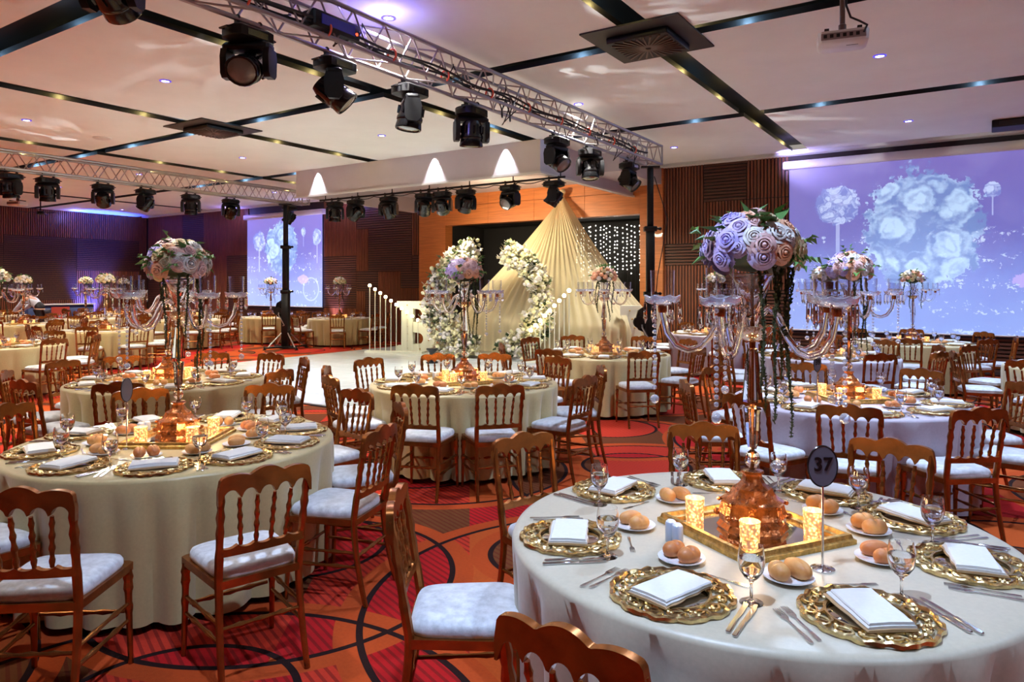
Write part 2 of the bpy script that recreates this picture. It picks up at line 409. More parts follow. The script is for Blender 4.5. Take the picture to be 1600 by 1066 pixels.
def screen_material(name, big, others, sx, strength, seed):
    """a projected picture of white flower domes above laid tables on a violet ground; uv 0..1, sx = width / height"""
    m = bpy.data.materials.new(name); m.use_nodes = True
    t = NT(m); t.n.remove(t.n['Principled BSDF'])
    uv = t.node('ShaderNodeUVMap').outputs[0]
    s = t.node('ShaderNodeSeparateXYZ', {0: uv}); U = t.math('MULTIPLY', s.outputs[0], sx); V = s.outputs[1]
    p = t.node('ShaderNodeCombineXYZ', {0: U, 1: V, 2: float(seed)}).outputs[0]
    n1 = t.node('ShaderNodeTexNoise', {'Vector': p, 'Scale': 7.0, 'Detail': 5.0, 'Roughness': 0.65}).outputs[0]
    n2 = t.node('ShaderNodeTexNoise', {'Vector': p, 'Scale': 28.0, 'Detail': 4.0, 'Roughness': 0.7}).outputs[0]
    wn = t.node('ShaderNodeTexNoise', {'Vector': p, 'Scale': 11.0, 'Detail': 3.0}).outputs['Color']
    q = t.node('ShaderNodeVectorMath', {0: wn, 1: (0.5, 0.5, 0.5)}, operation='SUBTRACT').outputs[0]
    q = t.node('ShaderNodeVectorMath', {0: q, 'Scale': 0.11}, operation='SCALE').outputs[0]
    q = t.node('ShaderNodeVectorMath', {0: p, 1: q}, operation='ADD').outputs[0]
    col = t.ramp(t.math('ADD', V, t.math('MULTIPLY', t.math('SUBTRACT', n1, 0.5), 0.35)),
                 [(0.0, (0.15, 0.25, 0.62)), (0.30, (0.12, 0.18, 0.55)), (0.55, (0.10, 0.11, 0.42)), (1.0, (0.12, 0.10, 0.38))])
    # glittering table tops
    tab = t.math('MULTIPLY', t.math('LESS_THAN', V, 0.60), t.math('GREATER_THAN', n2, 0.58))
    rows = t.math('GREATER_THAN', t.math('SINE', t.math('MULTIPLY', t.math('ADD', V, t.math('MULTIPLY', n1, 0.30)), 46.0)), 0.35)
    col = t.mix(t.math('MULTIPLY', t.math('MULTIPLY', tab, rows), 0.72), col, (0.55, 0.68, 0.92, 1))
    def dome(col, cx, cy, rx, ry, petals, light, dark, stem=True):
        dx = t.math('DIVIDE', t.math('SUBTRACT', U, cx), rx); dy = t.math('DIVIDE', t.math('SUBTRACT', V, cy), ry)
        d = t.math('SQRT', t.math('ADD', t.math('MULTIPLY', dx, dx), t.math('MULTIPLY', dy, dy)))
        d = t.math('ADD', d, t.math('ADD', t.math('MULTIPLY', t.math('SUBTRACT', n2, 0.5), 0.5), t.math('MULTIPLY', t.math('SUBTRACT', n1, 0.5), 0.9)))
        inside = t.math('LESS_THAN', d, 1.0)
        v = t.node('ShaderNodeTexVoronoi', {'Vector': q, 'Scale': petals, 'Randomness': 1.0}).outputs['Distance']
        ring = t.math('ADD', t.math('MULTIPLY', t.math('SINE', t.math('MULTIPLY', v, 22.0)), 0.18), t.math('SUBTRACT', 0.95, t.math('MULTIPLY', v, 1.1)))
        ring = t.math('ADD', ring, t.math('MULTIPLY', t.math('SUBTRACT', n1, 0.5), 1.9))
        pc = t.ramp(ring, [(0.15, dark), (0.75, light)])
        if stem:
            st = t.math('MULTIPLY', t.math('LESS_THAN', t.math('ABSOLUTE', t.math('SUBTRACT', U, cx)), rx * 0.09), t.math('LESS_THAN', V, cy))
            st = t.math('MULTIPLY', st, t.math('GREATER_THAN', V, cy - ry * 3.2))
            col = t.mix(t.math('MULTIPLY', st, 0.5), col, (0.45, 0.55, 0.85, 1))
        return t.mix(t.math('MULTIPLY', inside, 0.85), col, pc)
    for o in others: col = dome(col, *o, 20.0, (0.45, 0.56, 0.82), (0.12, 0.18, 0.50))
    col = dome(col, *big, 6.0, (0.42, 0.62, 0.84), (0.10, 0.20, 0.46), False)
    # a goblet bowl and a warm violet table in a corner of the picture
    dx = t.math('DIVIDE', t.math('SUBTRACT', U, 0.86 * sx), 0.10 * sx); dy = t.math('DIVIDE', t.math('SUBTRACT', V, 0.19), 0.13)
    d = t.math('SQRT', t.math('ADD', t.math('MULTIPLY', dx, dx), t.math('MULTIPLY', dy, dy)))
    col = t.mix(t.math('MULTIPLY', t.math('LESS_THAN', t.math('ABSOLUTE', t.math('SUBTRACT', d, 0.95)), 0.06), 0.35), col, (0.6, 0.75, 0.95, 1))
    dx = t.math('DIVIDE', t.math('SUBTRACT', U, 0.76 * sx), 0.10 * sx); dy = t.math('DIVIDE', t.math('SUBTRACT', V, 0.30), 0.07)
    d = t.math('SQRT', t.math('ADD', t.math('MULTIPLY', dx, dx), t.math('MULTIPLY', dy, dy)))
    d = t.math('ADD', d, t.math('MULTIPLY', n2, 0.8))
    col = t.mix(t.math('MULTIPLY', t.math('LESS_THAN', d, 1.1), 0.6), col, (0.50, 0.35, 0.85, 1))
    e = t.node('ShaderNodeEmission', {'Color': col, 'Strength': strength})
    df = t.node('ShaderNodeBsdfDiffuse', {'Color': (0.25, 0.25, 0.28, 1)})
    ad = t.node('ShaderNodeAddShader', {0: e.outputs[0], 1: df.outputs[0]})
    t.l.new(ad.outputs[0], t.n['Material Output'].inputs[0])
    return m
# ------------------------------------------------------------------ the hall
X0, X1, Y0, YW, HC = -28.5, 5.2, -3.4, 16.06, 4.5
def struct(name, mb, m, parent=None, smooth=40):
    o = mb.build(name, m, parent, smooth=smooth)
    if parent is None: o['kind'] = 'structure'
    return o

floor = struct('floor', MB().box(X0, X1, Y0, 18.2, -0.1, 0.0), M['carpet'])

BX = [5.2, 1.05, -3.12, -7.25, -11.4, -15.55, -19.7, -23.85, -28.5]       # slots running towards the stage
AY = [-3.4, -0.92, 3.60, 7.62, 11.8, 15.72]                              # slots running along it
ceiling = struct('ceiling', MB().box(X0, X1, Y0, YW + 0.2, HC + 0.26, HC + 0.4), M['black_slot'])
for i in range(len(BX) - 1):
    for j in range(len(AY) - 1):
        xa = BX[i + 1] + (0.165 if i < len(BX) - 2 else 0); xb = BX[i] - (0.165 if i > 0 else 0)
        ya = AY[j] + ((0.21 if j == 2 else 0.14) if j else 0); yb = AY[j + 1] - (0.21 if j == 1 else 0.14)
        pn = MB().box(xa, xb, ya, yb, HC, HC + 0.07).build('ceiling_panel', [M['ceiling'], M['black_slot']], ceiling, smooth=0)
        for pl in pn.data.polygons: pl.material_index = 0 if pl.normal.z < -0.5 else 1
MB().box(X0, X1, 15.80, YW, HC - 0.02, HC + 0.07).build('ceiling_panel', M['ceiling'], ceiling, smooth=0)

# slot lamps: small coloured lamps hidden inside the black slots
def slot_lamps():
    k = 0
    for Y in AY[2:5]:
        for X in [x + 1.0 for x in BX[1:7]] + [x + 3.1 for x in BX[2:7]]:
            lamp('slot_lamp', 'POINT', (X, Y, HC + 0.05), 3.6, (0.35, 0.65, 1.0), 0.03)
    for X in BX[1:6]:
        for Y in (2.4, 5.2, 6.5, 9.2, 10.8, 13.0, 14.9):
            lamp('slot_lamp', 'POINT', (X - 0.05, Y, HC + 0.05), 2.6, (1.0, 0.78, 0.28), 0.03)
slot_lamps()

# ---- walls
def slats(parent, axis, pos, a0, a1, z0, z1, d, m):
    """a patch of wooden battens on a wall; axis 'x' = wall along X at y=pos, 'y' = wall along Y at x=pos"""
    mb = MB(); pitch, w, dep = 0.070, 0.042, 0.035
    def bx(u0, u1, v0, v1):
        if axis == 'x': mb.box(u0, u1, pos - dep, pos, v0, v1)
        else: mb.box(pos, pos + dep, u0, u1, v0, v1)
    if d == 'v':
        n = max(1, int((a1 - a0) / pitch)); p = (a1 - a0) / n
        for k in range(n): bx(a0 + k * p + 0.012, a0 + k * p + 0.012 + w, z0 + 0.01, z1 - 0.01)
    else:
        n = max(1, int((z1 - z0) / pitch)); p = (z1 - z0) / n
        for k in range(n): bx(a0 + 0.01, a1 - 0.01, z0 + k * p + 0.012, z0 + k * p + 0.012 + w)
    o = mb.build('slat_panel', m, parent, smooth=0)
    o['kind'] = 'stuff'
    return o

wall_back = struct('wall_back', MB().box(X0, -13.81, YW, YW + 0.2, 0, HC + 0.1), M['wall_dark'], smooth=0)
wall_screen = struct('wall_screen', MB().box(-6.27, X1, YW, YW + 0.2, 0, HC + 0.1), M['wall_dark'], smooth=0)
wall_left = struct('wall_left', MB().box(X0 - 0.2, X0, Y0, YW + 0.2, 0, HC + 0.1), M['wall_dark'], smooth=0)
struct('wall_right', MB().box(X1, X1 + 0.2, Y0, YW + 0.2, 0, HC + 0.1), M['slat_red'], smooth=0)
struct('wall_rear', MB().box(X0, X1, Y0 - 0.2, Y0, 0, HC + 0.1), M['slat_red'], smooth=0)
RS, DS = M['slat_red'], M['slat_dark']
for x0, x1, z0, z1, d in ((-6.27, -5.32, 2.68, 4.5, 'v'), (-5.32, -4.34, 3.62, 4.5, 'h'), (-4.34, -3.45, 3.62, 4.5, 'v'), (-6.27, -5.32, 2.18, 2.68, 'h'),
                          (-5.32, -4.34, 1.95, 3.62, 'v'), (-4.34, -3.45, 1.6, 3.62, 'v'), (-6.27, -5.32, 0.0, 2.18, 'v'), (-5.32, -4.34, 1.05, 1.95, 'h'),
                          (-5.32, -4.34, 0.0, 1.05, 'v'), (-4.34, -3.45, 0.0, 1.6, 'h'), (-3.45, -1.2, 0.0, 0.72, 'h'), (-1.2, 1.4, 0.0, 0.72, 'h'), (1.4, 5.1, 0.0, 0.72, 'h'),
                          (2.2, 3.6, 0.72, 4.5, 'v'), (3.6, 5.1, 0.72, 4.5, 'h')):
    slats(wall_screen, 'x', YW, x0, x1, z0, z1, d, RS if d == 'v' else DS)
for x0, x1, z0, z1, d in ((-17.99, -16.49, 2.65, 4.5, 'v'), (-16.49, -14.16, 3.5, 4.5, 'h'), (-14.16, -13.81, 2.6, 4.5, 'v'), (-16.49, -15.98, 2.15, 3.5, 'v'),
                          (-15.98, -14.16, 2.15, 3.5, 'h'), (-14.16, -13.81, 2.15, 2.6, 'h'), (-17.99, -16.49, 1.0, 2.65, 'h'), (-16.49, -15.54, 1.55, 2.15, 'h'),
                          (-15.54, -14.62, 0.0, 2.15, 'v'), (-14.62, -13.81, 1.65, 2.15, 'h'), (-14.62, -13.81, 0.0, 1.65, 'v'), (-16.49, -16.1, 0.3, 1.55, 'v'),
                          (-16.1, -15.54, 0.0, 1.55, 'h'), (-17.99, -16.49, 0.0, 1.0, 'v'), (-16.49, -16.1, 0.0, 0.3, 'h'),
                          (-21.9, -17.99, 0.0, 0.95, 'h'), (-23.2, -21.9, 2.8, 4.5, 'v'), (-23.2, -21.9, 0.0, 2.8, 'h'), (-24.6, -23.2, 0.0, 4.5, 'v'), (-26.0, -24.6, 2.2, 4.5, 'h'),
                          (-26.0, -24.6, 0.0, 2.2, 'v'), (-28.4, -26.0, 0.0, 3.2, 'h'), (-28.4, -26.0, 3.2, 4.5, 'v')):
    slats(wall_back, 'x', YW, x0, x1, z0, z1, d, RS if d == 'v' else DS)
rr = random.Random(4)
yy = 0.0
while yy < YW - 0.3:
    w = min(rr.choice((1.4, 1.9, 2.4)), YW - 0.05 - yy)
    if 11.0 < yy < 13.2: w = 13.2 - yy
    if abs(yy - 13.2) < 1e-6:
        w = 1.1
        slats(wall_left, 'y', X0, yy, yy + w, 0, 2.4, 'h', DS); slats(wall_left, 'y', X0, yy, yy + w, 2.4, HC, 'v', RS)
        yy += w
        continue
    zz = 0.0; d = rr.choice('vvh')
    while zz < HC - 0.1:
        h = min(rr.choice((1.2, 1.6, 2.3)), HC - zz)
        slats(wall_left, 'y', X0, yy, yy + w, zz, zz + h, d, RS if d == 'v' else DS)
        zz += h; d = 'h' if d == 'v' else 'v'
    yy += w

# orange surround of the stage opening
wall_stage = struct('wall_stage', MB().box(-13.81, -12.82, YW - 0.12, YW + 0.2, 0, HC), M['orange_wood'], smooth=0)
MB().box(-6.85, -6.27, YW - 0.12, YW + 0.2, 0, HC).build('pillar', M['orange_wood'], wall_stage, smooth=0)
k = 0
for xa, xb in ((-12.82, -11.33), (-11.33, -9.84), (-9.84, -8.34), (-8.34, -6.85)):
    for za, zb in ((3.43, 3.96), (3.97, HC)):
        MB().box(xa + 0.004, xb - 0.004, YW - 0.12, YW + 0.2, za, zb).build('veneer_panel', M['orange_wood'], wall_stage, smooth=0)
struct('wall_stage_back', MB().box(-13.0, -6.6, 17.9, 18.1, 0, 3.7), M['stage_black'], smooth=0)
struct('wall_stage_side', MB().box(-13.0, -12.83, YW + 0.2, 17.9, 0, 3.7).box(-6.84, -6.6, YW + 0.2, 17.9, 0, 3.7).box(-13.0, -6.6, YW + 0.2, 17.9, 3.5, 3.7), M['stage_black'], smooth=0)

# white soffit hung over the stage
soffit = struct('trim_1', MB().box(-14.0, -7.02, 11.6, 11.75, 3.86, HC).box(-7.17, -7.02, 11.75, YW - 0.12, 3.86, HC).box(-14.0, -13.85, 11.75, YW - 0.12, 3.86, HC), M['soffit'], smooth=0)
MB().box(-13.85, -7.17, 11.75, YW - 0.12, 4.28, 4.36).build('soffit_underside', M['soffit'], soffit, smooth=0)
MB().box(-14.04, -6.98, 11.56, 11.62, 3.84, 3.88).box(-7.05, -6.98, 11.62, YW - 0.12, 3.84, 3.88).build('edge_strip', M['white_plastic'], soffit, smooth=0)
MB().box(-7.02, -6.3, 13.6, YW - 0.12, 4.10, HC).build('side_step', M['soffit'], soffit, smooth=0)
baseboard = struct('baseboard_screen', MB().box(-6.27, X1, YW - 0.05, YW - 0.036, 0, 0.09), M['wall_dark'], smooth=0)

# ---- white dance floor of glossy boards, and the low stage on it
dance = empty('dance_floor', (0, 0, 0), label='glossy white dance floor of long boards before the draped stage', cat='dance floor')
MB().box(-13.5, -6.6, 6.8, 15.9, 0.0, 0.02).build('base_sheet', M['seam'], dance, smooth=0)
bm_w, bm_l = 0.65, 2.3
board = MB().box(-bm_l / 2 + 0.006, bm_l / 2 - 0.006, -bm_w / 2 + 0.006, bm_w / 2 - 0.006, 0.02, 0.034).mesh('board', M['white_gloss'], 0)
for i in range(3):
    for j in range(14):
        put('board', board, dance, (-13.5 + bm_l * (i + 0.5), 6.8 + bm_w * (j + 0.5), 0))
stage = MB().box(-10.9, -6.7, 12.9, 15.9, 0.034, 0.13).box(-10.5, -6.9, 12.6, 12.9, 0.034, 0.085).build('low_stage', M['white_gloss'], smooth=0)
tag(stage, 'low white stage with a front step under the draped canopy', 'stage')

# ---- projection screens
def screen(x0, x1, z0, z1, matl, label, case_over):
    r = empty('projection_screen', ((x0 + x1) / 2, YW - 0.09, z0), label=label, cat='projection screen')
    w = (x1 - x0) / 2; h = z1 - z0
    me = bpy.data.meshes.new('picture_surface')
    me.from_pydata([(-w, -0.004, 0), (w, -0.004, 0), (w, -0.004, h), (-w, -0.004, h), (-w, 0.004, 0), (w, 0.004, 0), (w, 0.004, h), (-w, 0.004, h)], [],
                   [[0, 1, 2, 3], [5, 4, 7, 6], [4, 0, 3, 7], [1, 5, 6, 2], [3, 2, 6, 7], [4, 5, 1, 0]])
    uv = me.uv_layers.new()
    for li, c in zip(me.polygons[0].loop_indices, ((0, 0), (1, 0), (1, 1), (0, 1))): uv.data[li].uv = c
    me.materials.append(matl)
    put('picture_surface', me, r)
    MB().bevbox(-w - 0.12, w + 0.12, -0.10, 0.08, h, h + 0.17, 0.02).build('roller_case', M['white_plastic'], r)
    MB().tube([(-w, 0, -0.015), (w, 0, -0.015)], 0.018, 8).build('bottom_bar', M['white_plastic'], r)
    return r
screen(-3.43, 2.25, 0.78, 4.18, screen_material('large_projected_picture', (0.72, 0.60, 0.30, 0.34), [(0.28, 0.76, 0.12, 0.12), (1.06, 0.80, 0.04, 0.045), (1.30, 0.70, 0.09, 0.09), (1.55, 0.82, 0.06, 0.06)], 1.67, 0.72, 1),
       'large wide projection screen showing a white flower dome on violet', 0.1)
screen(-21.88, -17.99, 1.02, 4.05, screen_material('small_projected_picture', (0.60, 0.66, 0.28, 0.30), [(0.22, 0.74, 0.11, 0.11), (0.98, 0.82, 0.04, 0.05), (1.2, 0.76, 0.07, 0.09)], 1.28, 1.05, 5),
       'smaller projection screen on the far wall behind the black truss stand', 0.1)

# ---- lights of the room
LX = [(BX[i] + BX[i + 1]) / 2 for i in range(len(BX) - 1)]
LY = [1.2, 5.5, 9.71, 13.8]
ring_me = MB().loft([[(r * math.cos(2 * PI * i / 20), r * math.sin(2 * PI * i / 20), z) for i in range(20)] for r, z in ((0.075, 0.004), (0.078, -0.008), (0.052, -0.012), (0.050, 0.004))], closed=True).mesh('trim_ring', mat('violet_lit_trim', (0.10, 0.08, 0.35), 0.3, emit=(0.10, 0.06, 0.9), estr=0.5))
lens_me = MB().lathe([(0.050, 0.0), (0.049, -0.006), (0.02, -0.008)], 20).mesh('lens', emitter('downlight_lens', (0.85, 0.85, 1.0), 8.0))
WAYS = ['one panel in from the camera side', 'second panel towards the stage', 'third panel towards the stage', 'panel beside the stage wall']
for i, X in enumerate(LX):
    for j, Y in enumerate(LY):
        if -14 < X < -7 and Y > 12: continue
        o = empty('ceiling_downlight', (X, Y, HC), label='small round recessed downlight with a violet rim in a ceiling panel', cat='downlight', group='downlights at the centres of the ceiling panels')
        put('trim_ring', ring_me, o); put('lens', lens_me, o)
        lamp('downlight', 'SPOT', (X, Y, HC - 0.02), 640 if j == 0 else 780, (0.52, 0.69, 1.0) if i < 2 else ((1.0, 0.97, 0.90) if i < 4 else (1.0, 0.89, 0.68)), 0.08, (X, Y, 0), 120, 0.9)
# ------------------------------------------------------------------ rigging
_unit = {}
def rod(name, p, q, r, m, parent=None, n=8):
    key = (m.name, n)
    if key not in _unit: _unit[key] = MB().lathe([(1, 0), (1, 1)], n).mesh(name, m)
    v = Vector(q) - Vector(p)
    o = put(name, _unit[key], parent, p, v.to_track_quat('Z', 'Y').to_euler(), (r, r, v.length))
    return o

def truss(X, y0, y1, zb, label, w=0.30, h=0.34, pitch=0.42, cross=False):
    t = empty('lighting_truss', (X, y0, zb), label=label, cat='truss')
    L = y1 - y0
    for sx in (-1, 1):
        for z in (0, h): rod('chord', (sx * w / 2, 0, z), (sx * w / 2, L, z), 0.024, M['aluminium'], t)
    n = int(L / pitch); p = L / n
    for k in range(n):
        a, b = k * p, (k + 1) * p; mid = (a + b) / 2
        for sx in (-1, 1):
            rod('brace', (sx * w / 2, a, 0), (sx * w / 2, mid, h), 0.010, M['aluminium'], t, 6)
            rod('brace', (sx * w / 2, mid, h), (sx * w / 2, b, 0), 0.010, M['aluminium'], t, 6)
        for z in (0, h):
            s = 1 if k % 2 else -1
            rod('brace', (-s * w / 2, a, z), (s * w / 2, b, z), 0.010, M['aluminium'], t, 6)
    for yy in (0, L):
        for z in (0, h): rod('end_bar', (-w / 2, yy, z), (w / 2, yy, z), 0.018, M['aluminium'], t)
        for sx in (-1, 1): rod('end_bar', (sx * w / 2, yy, 0), (sx * w / 2, yy, h), 0.018, M['aluminium'], t)
    return t
tr_ = truss(-5.1, 1.2, 12.55, 3.95, 'long aluminium box truss carrying moving lights beside the dance floor')
rod('side_arm', (0.0, 1.66, 0.34), (-0.75, 1.66, 0.34), 0.024, M['aluminium'], tr_)
truss(-15.65, 4.2, 13.3, 3.95, 'aluminium box truss running out from the stand by the small screen')

# moving-head light, hung by two clamps from the origin
def make_head(pan, tilt, lens_m, label, group):
    r = empty('moving_head_light', (0, 0, 0), label=label, cat='stage light', group=group)
    for s in (-1, 1):
        c = MB(); c.tube([(s * 0.11, 0.032 * math.cos(a), -0.004 + 0.032 * math.sin(a)) for a in [R(-60 + 30 * k) for k in range(9)]], 0.009, 6)
        c.box(s * 0.11 - 0.015, s * 0.11 + 0.015, -0.02, 0.02, -0.085, -0.035).tube([(s * 0.11, 0, -0.05), (s * 0.11, 0.07, -0.05)], 0.010, 6)
        c.build('clamp', M['black_metal'], r)
    b = MB(); b.loft([[(x * sx, y * sx, z) for x, y in ((-0.2, -0.08), (-0.16, -0.13), (0.16, -0.13), (0.2, -0.08), (0.2, 0.08), (0.16, 0.13), (-0.16, 0.13), (-0.2, 0.08))] for z, sx in ((-0.075, 0.8), (-0.10, 1), (-0.19, 1), (-0.215, 0.72))])
    b.build('base', M['black_metal'], r)
    MB().box(-0.10, 0.10, -0.135, -0.128, -0.18, -0.12).build('control_panel', M['black_gloss'], r)
    for s in (-1, 1): MB().tube([(s * 0.2, -0.05, -0.12), (s * 0.24, -0.05, -0.13), (s * 0.24, 0.05, -0.13), (s * 0.2, 0.05, -0.12)], 0.010, 6).build('carry_handle', M['black_metal'], r)
    yk = MB()
    yk.bevbox(-0.205, 0.205, -0.075, 0.075, -0.075, 0.0, 0.02)
    for s in (-1, 1):
        x0, x1 = (0.155, 0.215) if s > 0 else (-0.215, -0.155)
        yk.loft([[(x0, -wd, z), (x1, -wd * 0.85, z), (x1, wd * 0.85, z), (x0, wd, z)] for z, wd in ((-0.06, 0.075), (-0.14, 0.095), (-0.30, 0.085), (-0.34, 0.05))])
    yo = yk.build('yoke', M['black_metal'], r, (0, 0, -0.215), (0, 0, R(pan)))
    hd = MB().lathe([(0.05, 0.20), (0.10, 0.19), (0.125, 0.13), (0.135, 0.0), (0.143, -0.02), (0.143, -0.05), (0.135, -0.06), (0.146, -0.15), (0.140, -0.165), (0.125, -0.165), (0.120, -0.150), (0.01, -0.150)], 20)
    for q in range(8):
        hd.M = Matrix.Rotation(2 * PI * q / 8, 4, 'Z'); hd.box(-0.012, 0.012, 0.125, 0.148, 0.02, 0.12)
    h = hd.build('lamp_head', M['black_gloss'], r, (0, 0, -0.455), (0, 0, 0))
    h.rotation_euler = (Matrix.Rotation(R(pan), 4, 'Z') @ Matrix.Rotation(R(tilt), 4, 'X')).to_euler()
    MB().lathe([(0.121, -0.152), (0.09, -0.164), (0.04, -0.172), (0.002, -0.174)], 20).build('lens', lens_m, h)
    return r
GR = 'moving lights on the long truss'
heads = [make_head(0, 35, M['lens'], '', None), make_head(75, -50, M['lens_lit'], '', None), make_head(20, 8, M['lens'], '', None), make_head(140, 62, M['lens_lit'], '', None)]
def hang(i, loc, rz, label, group):
    along = 0 if group.endswith('soffit') or loc[0] == -5.56 else 90        # the clamps grip the tube they hang from
    o = dup(heads[i], loc, R(along), label, 'stage light', group)
    for k in o.children:
        if k.name.startswith(('yoke', 'lamp_head')):
            k.rotation_euler = (Matrix.Rotation(R(rz - along), 4, 'Z') @ k.rotation_euler.to_matrix().to_4x4()).to_euler()
    o.scale = (1.0, 1.0, 0.88)
    return o
L1 = 'black moving-head light hung under the long truss'
ORD = ['first', 'second', 'third', 'fourth', 'fifth', 'sixth', 'seventh', 'eighth']
for n_, (Y, i, rz, lab) in enumerate(((2.86, 3, 250, None), (3.84, 3, 70, L1 + ', wide lens facing the tables'), (4.82, 1, 60, L1 + ', its lamp swung sideways'), (5.91, 2, 120, None), (7.04, 2, 30, None),
                      (9.16, 1, 10, L1 + ' where it passes the stage soffit'), (10.22, 2, 200, None), (11.75, 1, 20, L1 + ' beside the stand by the orange pillar'))):
    hang(i, (-5.25, Y, 3.953) if n_ else (-5.56, 2.86, 4.293), rz, 'black moving-head light, %s along the long truss from the orange pillar' % ORD[7 - n_], GR)
L2 = 'black moving-head light hung under the truss over the far tables'
for k, (Y, i, rz) in enumerate(((6.17, 2, 0), (6.83, 2, 40), (7.92, 1, 160), (8.86, 0, 120), (9.96, 2, 30), (11.04, 1, 170), (12.86, 0, 124))):
    hang(i, (-15.80, Y, 3.953), rz, 'black moving-head light, %s along the far truss from its small-screen end' % ORD[6 - k], 'moving lights on the truss by the small screen')
L3 = 'black moving-head light hung in the row under the white soffit'
rail = empty('lighting_rail', (-10.0, 12.0, 3.80), label='black lighting rail fixed under the white soffit with looped cable', cat='lighting rail')
rod('pipe', (-3.6, 0, 0), (3.3, 0, 0), 0.022, M['black_metal'], rail)
for q in range(7): rod('hanger', (-3.4 + q * 1.1, 0, 0.0), (-3.4 + q * 1.1, 0, 0.48), 0.012, M['black_metal'], rail)
MB().tube([(-3.5 + 0.1 * q, 0.03, -0.02 - 0.045 * abs(math.sin(q * 0.55))) for q in range(68)], 0.010, 5).build('cable', M['cable'], rail)
for k, (X, i, rz) in enumerate(((-13.07, 2, 30), (-12.37, 1, 190), (-11.31, 0, 20), (-10.24, 1, 150), (-9.74, 1, 130), (-9.1, 0, 60), (-7.98, 3, 30), (-6.95, 0, 110))):
    hang(i, (X, 12.0, 3.803), rz, 'black moving-head light, %s under the white soffit from its orange-pillar end' % ORD[7 - k], 'moving lights under the soffit')
for h in heads:
    for o in list(h.children):
        for s in list(o.children): bpy.data.objects.remove(s)
        bpy.data.objects.remove(o)
    bpy.data.objects.remove(h)

# cables looped along the long truss
def cable_run(X, z, y0, y1, seed, label, ties=True):
    r = random.Random(seed)
    c = empty('power_cable', (X, y0, z), label=label, cat='cable')
    L = y1 - y0
    for q in range(3):
        ph = r.random() * 6
        MB().tube([(0.03 * q - 0.03 + 0.012 * math.sin(k * 0.9 + ph), L * k / 60, 0.02 + 0.02 * q + 0.02 * math.sin(k * 0.7 + ph)) for k in range(61)], 0.013, 6).build('cable', M['cable'], c)
    for q in range(int(L * 2.2)):
        y = r.uniform(0.2, L - 0.5); w = r.uniform(0.12, 0.35); hh = r.uniform(-0.28, 0.24); dx = r.uniform(-0.22, 0.05)
        MB().tube([(dx * math.sin(PI * k / 12), y + w * k / 12 + 0.05 * math.sin(PI * k / 6), 0.03 + hh * math.sin(PI * k / 12)) for k in range(13)], 0.007, 5).build('cable_loop', M['cable'], c)
    if ties:
        tie = MB().tube([(0.055 * math.cos(2 * PI * k / 14), 0, 0.035 + 0.06 * math.sin(2 * PI * k / 14)) for k in range(14)], 0.011, 6, closed=True).mesh('cable_tie', M['tie'])
        for q in range(int(L / 0.85)): put('cable_tie', tie, c, (0, 0.5 + q * 0.85, -0.01))
    return c
cable_run(-4.95, 3.985, 1.4, 11.8, 3, 'thick black cable bundle tied with orange loops along the truss')
box = empty('power_box', (-5.0, 4.55, 4.0), R(90), 'black power distribution box strapped to the long truss above the lights', 'power box')
MB().bevbox(-0.28, 0.28, -0.09, 0.09, 0.0, 0.15, 0.015).build('body', M['black_metal'], box)
MB().box(-0.2, 0.2, -0.10, -0.091, 0.03, 0.12).build('front_plate', mat('blue_plate', (0.02, 0.03, 0.35), 0.3), box)
MB().tube([(0.22, -0.095, 0.05), (0.22, -0.105, 0.05)], 0.014, 8).build('indicator_lamp', emitter('red_indicator', (1, 0.05, 0.02), 3.0), box)

